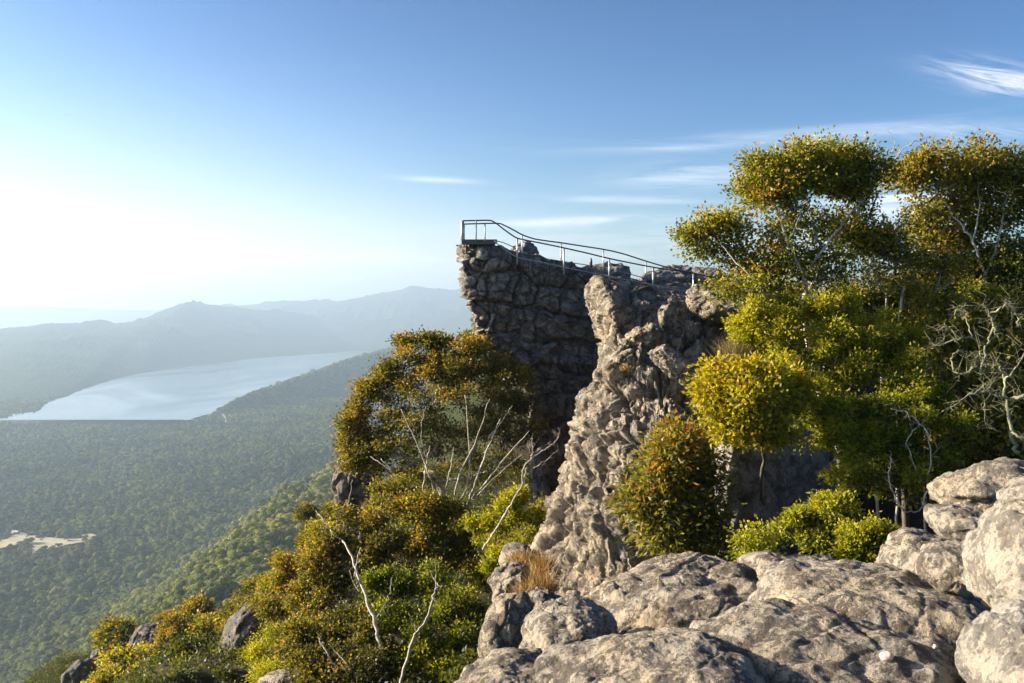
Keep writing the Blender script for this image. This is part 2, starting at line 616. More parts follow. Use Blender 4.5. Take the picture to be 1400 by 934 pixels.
SPUR, spur_me = hill('spur_hill', [(296, 559, 4080), (330, 547, 4250), (360, 536, 4500), (400, 522, 4850), (440, 508, 5300), (470, 497, 5700), (500, 487, 6100), (540, 478, 6600), (575, 473, 7000), (610, 469, 7400), (655, 464, 8000), (720, 458, 8800), (800, 452, 9500), (900, 448, 10000)],
                    [(300, 4000), (345, 4300), (400, 4800), (450, 5300), (500, 5900), (560, 6500), (640, 7300), (740, 8300), (900, 9300)], HM, 420, 31, .03, -445, 500, 40, .9)

# ------------------------------------------------------------------ lake, dam, clearing
LAKE_PX = [(-40, 576), (3, 571.5), (24, 565.5), (48, 562.5), (60, 553), (95, 540), (130, 527), (180, 513), (230, 505.5), (290, 498), (350, 490), (400, 486.3), (440, 483.6), (470, 481), (492, 479.3), (520, 480), (560, 484),
           (500, 500), (430, 524), (360, 548), (306, 562), (280, 568), (262, 572), (248, 574.2), (120, 574.8)]


def on_level(px, py, z):
    p = at(px, py, 1.0)
    return p * (z / p[2])


def densify(P, n=14, jit=0.0, seed=0):
    t = np.linspace(0, len(P), len(P) * n, endpoint=False)
    Q = catmull(np.asarray(P), t, True)
    if jit:
        Q = Q + np.stack([fbm(Q / 60.0, 3, seed), fbm(Q / 60.0, 3, seed + 3), 0 * Q[:, 0]], 1) * jit
    return Q


def poly_obj(name, P, mat):
    bm = bmesh.new()
    vs = [bm.verts.new(p) for p in P]
    bm.faces.new(vs)
    bmesh.ops.triangulate(bm, faces=bm.faces[:])
    bmesh.ops.recalc_face_normals(bm, faces=bm.faces[:])
    me = bpy.data.meshes.new(name)
    bm.to_mesh(me)
    bm.free()
    if len(me.polygons) and me.polygons[0].normal.z < 0:
        me.flip_normals()
    return tag(add_obj(name, me, mat), kind='structure')


def lake_mat():
    m, b, out = new_mat('lake_water')
    p = b.node('ShaderNodeNewGeometry').outputs['Position']
    w = b.noise(b.vscale(p, (.05, .02, 1)), 1.0, 4, .6)
    band = b.noise(b.vscale(p, (.0016, .0006, 1)), 1.0, 4, .6, 1.2)
    pr = principled(b, out, (.03, .045, .055), b.math('ADD', .10, b.math('MULTIPLY', b.step(band, .4, .65), .10)), b.bump(w, .02, 1.0), spec=.5)
    pr.inputs['IOR'].default_value = 1.33
    return m


LAKE = densify([on_level(px, py, VALLEY + 12) for px, py in LAKE_PX], 12, 9, 5)
LAKE[:, 2] = VALLEY + 12
poly_obj('lake', LAKE, lake_mat())

# low shelves of shore forest hide the lake rim: the dam wall
dam = thing('dam_wall', 'long low embankment dam holding back the pale lake', 'dam', on_level(110, 577, VALLEY))
a, c = on_level(-160, 574.4, VALLEY + 15), on_level(250, 574.4, VALLEY + 15)


def prism(section, p0, p1):
    """sweep a (offset, z) section along the horizontal line p0 to p1"""
    d = (p1 - p0) * np.array((1, 1, 0))
    d /= np.linalg.norm(d)
    n = np.array((-d[1], d[0], 0))
    V = []
    for p in (p0, p1):
        for o, z in section:
            V.append((p[0] + n[0] * o, p[1] + n[1] * o, z))
    k = len(section)
    loops, counts = [], []
    for i in range(k):
        j = (i + 1) % k
        loops += [i, j, k + j, k + i]
        counts.append(4)
    loops += list(range(k))[::-1] + list(range(k, 2 * k))
    counts += [k, k]
    return mesh_from('prism', V, None, loops, counts)


def sub(mesh, base):
    co = coords(mesh) - np.array(base)
    set_co(mesh, co)
    return mesh


em = sub(prism([(-45, VALLEY - 8), (-7, VALLEY + 15), (7, VALLEY + 15), (30, VALLEY - 8)], a, c), dam.location)
add_obj('embankment', em, plain_mat('grassed_dam_face', (.040, .048, .032), .95, 0, .3, .05), dam)
cr_ = sub(prism([(-4, VALLEY + 15.1), (-4, VALLEY + 16.2), (4, VALLEY + 16.2), (4, VALLEY + 15.1)], a, c), dam.location)
add_obj('crest_road', cr_, plain_mat('dam_crest_gravel', (.26, .25, .22), .9, 0, .2, .2), dam)

FIELD_PX = [(-60, 742), (2, 737), (14, 733), (26, 727), (44, 731), (60, 733), (78, 735), (104, 735.5), (112, 731), (126, 728), (134, 733), (124, 738), (100, 742), (84, 746), (66, 749), (50, 754), (36, 757), (30, 751), (46, 746), (36, 740), (20, 744), (0, 748), (-60, 756)]
FIELD = densify([on_level(px, py, VALLEY + 9) for px, py in FIELD_PX], 8, 3, 8)
FIELD[:, 2] = VALLEY + 7.5
poly_obj('field', FIELD, plain_mat('dry_grass_paddock', (.46, .40, .26), .95, 0, .25, .03))
shed_at = on_level(21, 729.5, VALLEY + 8)
shed = thing('shed', 'tiny white-roofed shed at the far edge of the pale paddock', 'shed', shed_at)


def gable(w, d_, h, r):
    V = [(-w, -d_, 0), (w, -d_, 0), (w, d_, 0), (-w, d_, 0), (-w, -d_, h), (w, -d_, h), (w, d_, h), (-w, d_, h), (-w, 0, h + r), (w, 0, h + r)]
    wall = [(0, 1, 5, 4), (2, 3, 7, 6)]
    me = mesh_from('wall', V, None, [0, 1, 5, 4, 2, 3, 7, 6, 1, 2, 6, 9, 5, 3, 0, 4, 8, 7], [4, 4, 5, 5])
    e = .5
    R = [(-w - e, -d_ - e, h - .2), (w + e, -d_ - e, h - .2), (w + e, 0, h + r + .12), (-w - e, 0, h + r + .12), (-w - e, d_ + e, h - .2), (w + e, d_ + e, h - .2)]
    R2 = R + [(x, y, z + .18) for x, y, z in R]
    ro = mesh_from('roof', R2, [(6, 7, 8, 9), (9, 8, 11, 10), (0, 3, 2, 1), (3, 4, 5, 2), (0, 1, 7, 6), (5, 4, 10, 11)])
    return me, ro


w_, r_ = gable(5.5, 4, 3.4, 2.0)
add_obj('wall', w_, plain_mat('shed_wall', (.42, .22, .17), .8, 0, .15, .4), shed)
add_obj('roof', r_, plain_mat('white_shed_roof', (.78, .78, .76), .5, 0, .08, .4), shed)
TRACK = np.array([on_level(px, py, VALLEY + 9) for px, py in [(291, 560.4), (300, 565), (306, 570.5), (308, 577), (309.5, 577), (308.5, 570), (303, 564), (293, 559.4)]])
TRACK[:, 2] = VALLEY + 9
poly_obj('track', densify(TRACK, 6), plain_mat('pale_gravel_track', (.40, .37, .31), .95, 0, .15, .05))

# ------------------------------------------------------------------ forest (stuff): instanced crowns
def quad_cloud(cent, size, rng, face=None, aspect=.75):
    """leaf-clump faces: random little quads"""
    n = len(cent)
    d = rng.normal(size=(n, 3))
    if face is not None:
        d = face + d * .38
    d /= np.linalg.norm(d, axis=1)[:, None]
    r = rng.normal(size=(n, 3))
    u = np.cross(d, r)
    u /= np.linalg.norm(u, axis=1)[:, None]
    w = np.cross(d, u)
    s = (size * rng.uniform(.6, 1.3, n))[:, None]
    bend = d * s * .18
    V = np.stack([cent - u * s, cent + w * s * aspect - bend, cent + u * s, cent - w * s * aspect - bend], 1)
    return V.reshape(-1, 3), np.arange(n * 4).reshape(-1, 4)


def forest_mat():
    m, b, out = new_mat('forest_canopy_leaves')
    rnd = b.node('ShaderNodeObjectInfo').outputs['Random']
    p = b.node('ShaderNodeNewGeometry').outputs['Position']
    patch = b.noise(b.vscale(p, (.006, .006, .006)), 1.0, 4, .6)
    zz = b.node('ShaderNodeSeparateXYZ')
    b.put(zz.inputs[0], p)
    flank = b.step(zz.outputs[2], VALLEY + 18, VALLEY + 90)  # sunlit yellow of the slope, painted into the crown colour by height
    t = b.math('ADD', b.math('MULTIPLY', rnd, .5), b.math('ADD', b.math('MULTIPLY', b.step(patch, .38, .68), .28), b.math('MULTIPLY', flank, .17)))
    col = b.ramp(t, [(.0, (.032, .048, .016)), (.25, (.074, .100, .022)), (.55, (.165, .182, .032)), (.8, (.32, .305, .045)), (1, (.38, .29, .04))])
    p1 = b.node('ShaderNodeBsdfPrincipled')
    b.put(p1.inputs['Base Color'], col)
    p1.inputs['Roughness'].default_value = .7
    p1.inputs['Specular IOR Level'].default_value = .2
    t1 = b.node('ShaderNodeBsdfTranslucent')
    b.put(t1.inputs['Color'], b.mix(1.0, col, (1.4, 1.4, .8), 'MULTIPLY'))
    mx = b.node('ShaderNodeMixShader')
    mx.inputs[0].default_value = .10
    b.L.new(p1.outputs[0], mx.inputs[1])
    b.L.new(t1.outputs[0], mx.inputs[2])
    b.L.new(mx.outputs[0], out.inputs['Surface'])
    return m


def in_poly(x, y, P):
    ins = np.zeros(len(x), bool)
    n = len(P)
    j = n - 1
    for i in range(n):
        xi, yi, xj, yj = P[i][0], P[i][1], P[j][0], P[j][1]
        if yi != yj:
            c_ = ((yi > y) != (yj > y)) & (x < (xj - xi) * (y - yi) / (yj - yi) + xi)
            ins ^= c_
        j = i
    return ins


def build_forest():
    rng = np.random.default_rng(7)
    mat = forest_mat()
    protos = bpy.data.collections.new('forest_crowns')
    for k in range(7):
        nl = int(rng.integers(5, 9))
        cs, fs = [], []
        for i in range(nl):
            a_ = rng.uniform(0, 6.28)
            r_ = rng.uniform(.1, .62)
            cc = np.array((r_ * math.cos(a_), r_ * math.sin(a_), rng.uniform(.75, 1.5) - .4 * r_))
            rr = rng.uniform(.28, .5)
            n = int(330 * rr / .4)
            d = rng.normal(size=(n, 3))
            d /= np.linalg.norm(d, axis=1)[:, None]
            d[:, 2] = np.where(d[:, 2] < -.3, -d[:, 2], d[:, 2])
            cs.append(cc + d * rr * (rng.uniform(.7, 1.06, n) ** .5)[:, None] * np.array((1, 1, .8)))
            fs.append(d)
        cs, fs = np.concatenate(cs), np.concatenate(fs)
        V, Fc = quad_cloud(cs, .05, rng, fs)
        tri = np.array([(0, 0, 0), (.05, 0, 0), (0, .05, 0), (0, 0, 1.1), (.03, 0, 1.1), (0, .03, 1.1)])
        me = mesh_from('forest_crown', V, Fc)
        me.materials.append(mat)
        o = bpy.data.objects.new('forest_crown', me)
        protos.objects.link(o)
    pts = []
    # valley floor and flank, uniform in area inside a wide wedge
    def scatter(n, y0, y1, k0, k1, yaw=0):
        yy = np.sqrt(rng.uniform(y0 ** 2, y1 ** 2, n))
        xx = yy * rng.uniform(k0, k1, n)
        return xx, yy
    x1, y1 = scatter(62000, 130, 4700, -.66, .02)
    x2, y2 = scatter(26000, 90, 1300, -.75, -.08)
    x1, y1 = np.concatenate([x1, x2]), np.concatenate([y1, y2])
    z1 = height(x1, y1)
    keep = ~in_poly(x1, y1, LAKE) & ~in_poly(x1 + rng.normal(size=len(x1)) * 5, y1 + rng.normal(size=len(x1)) * 22 + 12, FIELD)
    big = np.hypot(x1, y1)
    keep &= big > 330
    for poly, grow in ((FIELD, 1.0),):
        pass
    dl = c - a
    # clear strip along the dam
    s = ((x1 - a[0]) * dl[0] + (y1 - a[1]) * dl[1]) / (dl[0] ** 2 + dl[1] ** 2)
    dist = np.abs((x1 - a[0]) * dl[1] - (y1 - a[1]) * dl[0]) / math.hypot(dl[0], dl[1])
    keep &= ~((s > -.1) & (s < 1.0) & (dist < 70))
    keep &= ~in_poly(x1, y1, densify(TRACK, 3))
    x1, y1, z1 = x1[keep], y1[keep], z1[keep]
    # the paddock must stay in sight: nothing tall right in front of it
    pts.append(np.stack([x1, y1, z1 - .6], 1))
    # spur hill
    sc_ = coords(spur_me)
    tri_i = rng.integers(0, len(sc_), 26000)
    q = sc_[tri_i] + rng.normal(size=(26000, 3)) * np.array((9, 14, 0))
    q = q[q[:, 2] > VALLEY + 3]
    q = q[~in_poly(q[:, 0], q[:, 1], LAKE)]
    q[:, 2] -= 2.5
    pts.append(q)
    P = np.concatenate(pts)
    n = len(P)
    n1 = len(x1)
    scale = rng.uniform(4.6, 11.5, n) * np.where(rng.random(n) < .12, 1.3, 1.0)
    scale[:n1] *= np.clip(.42 + np.hypot(x1, y1) / 2600, .42, 1.0)
    scale[n1:] *= 1.2
    me = bpy.data.meshes.new('forest')
    me.vertices.add(n)
    me.vertices.foreach_set('co', P.astype(np.float32).reshape(-1))
    for nm, arr in (('tree_scale', scale), ('tree_turn', rng.uniform(0, 6.28, n))):
        at_ = me.attributes.new(nm, 'FLOAT', 'POINT')
        at_.data.foreach_set('value', arr.astype(np.float32))
    o = add_obj('forest', me)
    tag(o, 'grey green eucalypt forest covering the valley floor and lower flank', 'forest', kind='stuff')
    ng = bpy.data.node_groups.new('forest_scatter', 'GeometryNodeTree')
    ng.interface.new_socket('Geometry', in_out='INPUT', socket_type='NodeSocketGeometry')
    ng.interface.new_socket('Geometry', in_out='OUTPUT', socket_type='NodeSocketGeometry')
    gi = ng.nodes.new('NodeGroupInput')
    go = ng.nodes.new('NodeGroupOutput')
    m2p = ng.nodes.new('GeometryNodeMeshToPoints')
    iop = ng.nodes.new('GeometryNodeInstanceOnPoints')
    ci = ng.nodes.new('GeometryNodeCollectionInfo')
    ci.inputs['Collection'].default_value = protos
    ci.inputs['Separate Children'].default_value = True
    ci.inputs['Reset Children'].default_value = True
    na = ng.nodes.new('GeometryNodeInputNamedAttribute')
    na.data_type = 'FLOAT'
    na.inputs['Name'].default_value = 'tree_scale'
    nt = ng.nodes.new('GeometryNodeInputNamedAttribute')
    nt.data_type = 'FLOAT'
    nt.inputs['Name'].default_value = 'tree_turn'
    cx = ng.nodes.new('ShaderNodeCombineXYZ')
    L = ng.links
    L.new(gi.outputs[0], m2p.inputs['Mesh'])
    L.new(m2p.outputs[0], iop.inputs['Points'])
    L.new(ci.outputs[0], iop.inputs['Instance'])
    iop.inputs['Pick Instance'].default_value = True
    L.new(nt.outputs['Attribute'], cx.inputs['Z'])
    L.new(cx.outputs[0], iop.inputs['Rotation'])
    L.new(na.outputs['Attribute'], iop.inputs['Scale'])
    L.new(iop.outputs[0], go.inputs[0])
    md = o.modifiers.new('scatter', 'NODES')
    md.node_group = ng


build_forest()

# ------------------------------------------------------------------ rocks
def loft(name, rings, seg_n, row_n, disp, cap_steps=4, cap_lift=0.0):
    """rings (R, C, 3) from top to bottom, closed in the C direction"""
    rings = np.asarray(rings, float)
    R, Cn = rings.shape[:2]
    t = np.concatenate([i + np.arange(n) / n for i, n in enumerate(seg_n)])
    dense = np.stack([catmull(rings[r], t, True) for r in range(R)])
    tr = np.concatenate([[i + k / row_n for k in range(row_n)] for i in range(R - 1)] + [[R - 1]])
    m = dense.shape[1]
    G = catmull(dense.reshape(R, -1), np.asarray(tr, float), False).reshape(len(tr), m, 3)
    cen = G[0].mean(0)
    caps = []
    for k in range(cap_steps):
        f = (k + 1) / (cap_steps + .02)
        p = G[0] * (1 - f) + cen * f
        p[:, 2] = G[0][:, 2] * (1 - f * .75) + cen[2] * f * .75 + cap_lift * math.sin(f * 1.57)
        caps.append(p)
    G = np.concatenate([np.array(caps[::-1]), G]) if caps else G
    V = G.reshape(-1, 3)
    Fc = grid_faces(len(G), m, True)
    me = mesh_from(name, V, Fc)
    smooth(me)
    nr = normals(me)
    # make sure normals look outwards
    mid = V.mean(0)
    if ((V - mid) * nr).sum() < 0:
        me.flip_normals()
        nr = -nr
    V2 = V + disp(V, nr)
    set_co(me, V2)
    return me


def rock_thing(name, label, me, mat, cat='rock', group=None, origin=None):
    co = coords(me)
    if origin is None:
        origin = np.array((co[:, 0].mean(), co[:, 1].mean(), co[:, 2].min()))
    set_co(me, co - origin)
    o = add_obj(name, me, mat, None, origin)
    return tag(o, label, cat, group)


# --- the pinnacle crag
def build_crag():
    Ls = [(None, 630), (352, 629), (366, 631), (395, 638), (416, 641), (436, 648), (460, 655), (482, 662), (497, 671), (507, 696), (526, 710), (560, 716), (620, 721), (690, 733), (760, 742), (860, 750)]
    tf = [0, .018, .16, .28, .42, .62, .84, 1.0]
    top_py = [334, 329, 345, 352, 364, 384, 396, 402]
    Yf = [46.95, 46.35, 46.85, 47.6, 48.4, 49.6, 50.8, 51.0]
    rings = []
    for i, (py, L) in enumerate(Ls):
        ring = []
        for j, t in enumerate(tf):
            px = L + t * (1060 - L)
            if py is None:
                p = at(px, top_py[j], Yf[j] + (.5 if j else 0))
            else:
                fade = max(0, 1 - (py - 337) / 110)
                pp = py + (top_py[j] - 337) * fade
                p = at(px, pp, Yf[j] + .012 * (py - 340) * (.4 if py > 500 else .15))
            ring.append(p)
        zt = [at(0, top_py[j], Yf[j])[2] for j in range(8)]
        for (j, dx, dy) in ((7, 0, 9), (5, 0, 11), (3, 0, 8.5), (2, -.2, 6.2), (0, .35, 2.6)):
            q = ring[j].copy()
            q[0] += dx
            q[1] += dy
            if py is None:
                q[2] = zt[j] - .2
            ring.append(q)
        rings.append(ring)
    seg = [14, 50, 62, 62, 62, 46, 14, 16, 16, 16, 14, 14, 12]

    def disp(V, n):
        e1, c1 = bricks(V, 11, 1.5, 1.35, .18, .42)
        e2, c2 = bricks(V + 5.3, 29, .8, .62, .26, .5)
        e3, c3 = blocks(V + 20.3, 27, (1.1, 1.0, .7), .2)
        j1 = np.exp(-(e1 / .075) ** 2)
        j2 = np.exp(-(e2 / .045) ** 2)
        j3 = np.exp(-(e3 / .06) ** 2)
        low = fbm(V * .33, 3, 2) * .22
        d = low + (c1 - .5) * .52 - j1 * .38 + (c2 - .5) * .18 - j2 * .15 - j3 * .26 + (c3 - .5) * .16
        t3, g3 = facets(V + 4.4, 37, (.42, .42, .30), .3)
        d += fbm(V * 2.2, 4, 8, .6) * .06 + t3 * .13
        # bedding ledges dipping to the right
        b = V[:, 2] * .94 + V[:, 0] * .33 + fbm(V * .5, 2, 77) * .3
        d += (np.abs((b / 1.9) % 1 - .5) - .25) * .35 * np.clip((-V[:, 2] + .5) / 3, 0, 1)
        out = n * d[:, None]
        out[:, 2] *= .6
        return out
    me = loft('rock_crag', rings, seg, 17, disp, 6, -.45)
    rock_thing('rock_crag', 'dark jointed overhanging crag with the railed lookout on its tip', me, M['rock_crag'], 'cliff')


build_crag()


# --- the sunlit ridge in front of the crag
def build_ridge():
    rows = [
        [(816, 388, 37.2), (829, 390, 35.9), (862, 397, 36.6), (905, 404, 37.1), (960, 414, 37), (1030, 440, 35.8), (1110, 480, 34)],
        [(812, 406, 36.6), (834, 411, 34.2), (866, 424, 34.8), (903, 426, 35.4), (960, 440, 35.3), (1030, 470, 34.4), (1110, 510, 33)],
        [(820, 440, 36.0), (837, 445, 33.4), (870, 456, 33.8), (906, 452, 34.1), (960, 470, 33.6), (1030, 500, 32.4), (1110, 540, 32)],
        [(824, 475, 35), (842, 481, 32.5), (877, 492, 32.3), (920, 492, 32.0), (970, 510, 31.3), (1030, 530, 30.8), (1110, 570, 30.5)],
        [(806, 520, 34.2), (836, 526, 32.0), (877, 532, 31.2), (915, 532, 30.8), (965, 546, 30.6), (1030, 560, 30.5), (1110, 600, 30)],
        [(790, 565, 33.6), (825, 572, 31.4), (866, 580, 30.0), (910, 582, 29.2), (960, 592, 29.2), (1030, 604, 29.8), (1110, 640, 29.8)],
        [(778, 640, 32.4), (812, 646, 30.4), (852, 652, 28.8), (900, 656, 27.9), (950, 662, 27.9), (1030, 664, 28.6), (1110, 690, 29)],
        [(762, 710, 31.4), (797, 716, 29.4), (840, 724, 27.6), (888, 730, 26.8), (938, 736, 27), (1020, 738, 28), (1110, 744, 28.6)],
        [(750, 770, 30.6), (786, 780, 28.6), (830, 790, 26.8), (880, 796, 26.0), (930, 800, 26.4), (1000, 800, 27.4), (1100, 800, 28)],
        [(742, 838, 29.8), (780, 850, 27.8), (830, 862, 26.0), (880, 866, 25.4), (930, 866, 25.8), (1000, 866, 27), (1100, 860, 27.6)],
        [(734, 930, 29.0), (780, 948, 27.0), (830, 960, 25.2), (880, 960, 24.8), (930, 960, 25.2), (1000, 960, 26.5), (1100, 950, 27)],
    ]
    rings = []
    for r in rows:
        ring = [at(*q) for q in r]
        a_ = ring[-1].copy()
        a_[1] += 7
        b_ = ring[3].copy()
        b_[1] += 9
        c_ = ring[1].copy()
        c_[1] += 6.5
        c_[0] += .9
        d_ = ring[0].copy()
        d_[1] += 3.0
        d_[0] += .5
        rings.append(ring + [a_, b_, c_, d_])
    seg = [46, 58, 60, 60, 60, 50, 16, 16, 14, 16, 20]

    def disp(V, n):
        # broken, weathered blocks with knobs; dipping beds towards the top
        big = fbm(V * .42, 3, 12) * .46 - np.abs(fbm(V * np.array((.55, .55, .32)), 3, 18)) * .5
        c_, s_ = math.cos(.45), math.sin(.45)
        Q = np.stack([V[:, 0] * c_ - V[:, 2] * s_, V[:, 1], V[:, 0] * s_ + V[:, 2] * c_], 1)
        t1, g1 = facets(Q, 41, (1.5, 1.5, 2.3), .25)
        t2, g2 = facets(Q + 3.1, 43, (.62, .62, .95), .3)
        t3, g3 = facets(V + 9.1, 45, (.27, .27, .34), .3)
        bd = Q[:, 2] / .8 + fbm(V * .5, 2, 70) * .5
        d = big * 1.1 + .2 + t1 * .52 + t2 * .27 + t3 * .12 + np.abs((bd % 1) - .5) * .16
        t4, g4 = facets(V + 2.2, 49, (.13, .13, .16), .3)
        d += t4 * .05
        d -= np.exp(-(g1 / .06) ** 2) * .34 + np.exp(-(g2 / .06) ** 2) * .18 + np.exp(-(g3 / .08) ** 2) * .05
        d += fbm(V * 1.5, 6, 8, .6) * .085
        up = np.clip((V[:, 2] + 1.6) / 1.6, 0, 1)
        d = d * (1 - .45 * up)
        return n * d[:, None]
    me = loft('rock_ridge', rings, [int(q * 1.25) for q in seg], 32, disp, 5, .1)
    rock_thing('rock_ridge', 'knobbly sunlit sandstone ridge running down in front of the dark crag', me, M['rock_ridge'], 'cliff')


build_ridge()

_ico = {}


def ico(sub_):
    if sub_ not in _ico:
        bm = bmesh.new()
        bmesh.ops.create_icosphere(bm, subdivisions=sub_, radius=1)
        me = bpy.data.meshes.new('ico')
        bm.to_mesh(me)
        bm.free()
        co = coords(me)
        f = np.zeros(len(me.polygons) * 3, dtype=np.int32)
        me.polygons.foreach_get('vertices', f)
        bpy.data.meshes.remove(me)
        _ico[sub_] = (co / np.linalg.norm(co, axis=1)[:, None], f.reshape(-1, 3))
    return _ico[sub_]


def boulder(label, px, py, Y, rx, ry, depth, mat='rock_near', seed=0, sub_=6, lump=.16, facet=.5, turn=0.0, tilt=0.0, crack=.0, expo=2.4, name='boulder', group=None, cat='boulder', fine=1.0):
    c0 = at(px, py, Y)
    k = Y / F
    ax = np.array((rx * k, depth, ry * k))
    n, f = ico(sub_)
    e = 2.0 / expo
    s = (np.abs(n) ** expo).sum(1) ** (-1 / expo)
    V = n * s[:, None]
    rng = np.random.default_rng(seed + 100)
    V = V * (1 + lump * fbm(n * 1.15 + seed * 3.1, 2, seed) + lump * .55 * fbm(n * 2.6 + seed, 2, seed + 5))[:, None]
    for i in range(7):
        d = rng.normal(size=3)
        d /= np.linalg.norm(d)
        lim = rng.uniform(.72, .95)
        ex = np.maximum(0, V @ d - lim)
        V = V - np.outer(ex * facet, d)
    V = V * ax
    ct, st = math.cos(tilt), math.sin(tilt)
    V = np.stack([V[:, 0] * ct - V[:, 2] * st, V[:, 1], V[:, 0] * st + V[:, 2] * ct], 1)
    ct, st = math.cos(turn), math.sin(turn)
    V = np.stack([V[:, 0] * ct - V[:, 1] * st, V[:, 0] * st + V[:, 1] * ct, V[:, 2]], 1)
    P = V + c0
    me = mesh_from(name, V, f)
    smooth(me)
    nr = normals(me)
    sz = float(ax.min())
    q = P / max(sz, .05)
    d = fbm(q * 1.6, 3, seed + 9) * .055 * sz + fbm(P * 3.0, 6, seed + 2, .58) * .032 * fine
    f1, f2, cid = worley(P * np.array((2.1, 2.1, 3.2)) + fbm(P * 1.5, 2, 3)[:, None] * .5, seed + 3)
    d -= np.clip(.25 - f1, 0, 1) * .10 * fine                     # weathered hollows
    if crack:
        w1, w2, c_ = worley((P + fbm(P * 1.2, 2, 4)[:, None] * .25) * np.array((.9, .9, 1.5)) / max(sz, .3) * .9, seed + 8)
        d -= np.exp(-((w2 - w1) / .05) ** 2) * crack * sz
        d += (c_ - .5) * crack * sz * .8
    V = V + nr * d[:, None]
    me2 = me
    base = V[:, 2].min()
    set_co(me2, V - np.array((0, 0, base)))
    o = add_obj(name, me2, M[mat], None, c0 + np.array((0, 0, base)))
    return tag(o, label, cat, group)


# foreground boulders
boulder('broad rounded boulder with a sunlit hump and a dark shaded right flank', 1190, 842, 10.6, 168, 68, 1.5, 'rock_near', 1, 7, .12, .5, .0, -.08, .03, 2.15)
boulder('grey two-humped boulder at the foot of the sunlit ridge', 935, 828, 12.0, 130, 58, 1.1, 'rock_near', 2, 7, .20, .5, .2, .06, .05)
boulder('wide low boulder along the bottom edge carrying two small pink pebbles', 1135, 936, 7.5, 205, 88, 1.0, 'rock_near', 3, 7, .12, .5, 0, -.05, .03, 2.15)
boulder('rough lichened boulder at bottom centre below the two-humped boulder', 900, 950, 7.0, 158, 82, .85, 'rock_near', 4, 7, .14, .5, 0, .12, .03, 2.15)
boulder('smooth pale boulder with a curved crack left of the two-humped boulder', 776, 880, 10.4, 66, 58, .8, 'rock_near', 5, 7, .10, .4, 0, .25, .04)
boulder('flat rock slab at the bottom edge, lowest and farthest left of the foreground boulders', 712, 962, 7.4, 100, 52, .8, 'rock_near', 6, 7, .09, .5, 0, .1, .02)
boulder('tall pale pinnacle boulder standing at the right edge of the picture', 1424, 778, 7.8, 72, 116, .8, 'rock_clean', 17, 7, .13, .6, 0, .10, .03)
boulder('squarish pale cap rock resting on top of the tall right boulder', 1414, 680, 7.9, 42, 26, .35, 'rock_clean', 8, 6, .08, .6, 0, 0, 0)
boulder('big pale boulder cut by the lower right corner of the picture', 1424, 916, 6.6, 88, 88, .7, 'rock_clean', 9, 7, .11, .5, 0, .05, .04)
boulder('brown rounded boulder with a notched nose left of the tall pale boulder', 1276, 779, 11.4, 68, 45, .8, 'rock_near', 10, 6, .15, .5, 0, -.05, .06)
boulder('smaller brown boulder leaning against the notched-nose boulder', 1300, 778, 10.4, 44, 34, .45, 'rock_near', 11, 6, .10, .5, 0, -.05, .03)
boulder('dome-shaped brown boulder farthest back beside the tall pale boulder', 1316, 718, 12.4, 46, 26, .7, 'rock_near', 12, 6, .10, .5, 0, -.1, .03)
boulder('small round pale stone wedged under the tall boulder, upper of two', 1347, 752, 9.2, 17, 26, .3, 'rock_clean', 13, 5, .08, .4, 0, 0, 0)
boulder('small round pale stone wedged under the tall boulder, lower of two', 1343, 796, 9.0, 20, 22, .3, 'rock_clean', 14, 5, .08, .4, 0, 0, 0)
boulder('low dark rock in the shadow behind the broad rounded boulder', 1050, 778, 15.5, 38, 20, .6, 'rock_near', 15, 5, .14, .5, 0, 0, .04)
boulder('small dark flat rock beside the small green shrubs in the shade', 1105, 774, 16.5, 36, 14, .5, 'rock_near', 16, 5, .12, .5, 0, 0, .03)
boulder('upright grey rock at the left foot of the sunlit ridge', 697, 876, 14.6, 40, 62, .7, 'rock_ridge', 18, 6, .14, .5, 0, .08, .08)
boulder('dark rounded rock above the dry orange grass ledge', 708, 766, 20.5, 24, 24, .5, 'rock_ridge', 19, 5, .14, .5, 0, .3, .05)
boulder('pale sloping rock beside the dry orange grass ledge', 702, 806, 18.0, 30, 34, .6, 'rock_ridge', 20, 6, .14, .5, 0, .5, .07)
boulder('broken ledge rock under the dry orange grass', 745, 852, 16.2, 40, 50, .7, 'rock_ridge', 35, 6, .16, .5, 0, .3, .12)
boulder('tiny pink pebble on the wide low boulder, left of two', 1211, 899, 7.01, 6.5, 5, .035, 'pebble_pink', 21, 4, .05, .3, name='pebble', cat='pebble')
boulder('tiny pink pebble on the wide low boulder, right of two', 1280, 885, 7.37, 5, 4, .025, 'pebble_pink', 22, 4, .05, .3, name='pebble', cat='pebble')
# dark wall in the shade behind the orange shrub
boulder('dark shaded slab under the trees behind the dome-shaped boulder', 1370, 670, 17.5, 100, 36, 1.2, 'rock_ridge', 24, 6, .14, .5, 0, .05, .08, name='rock_outcrop', cat='rock')
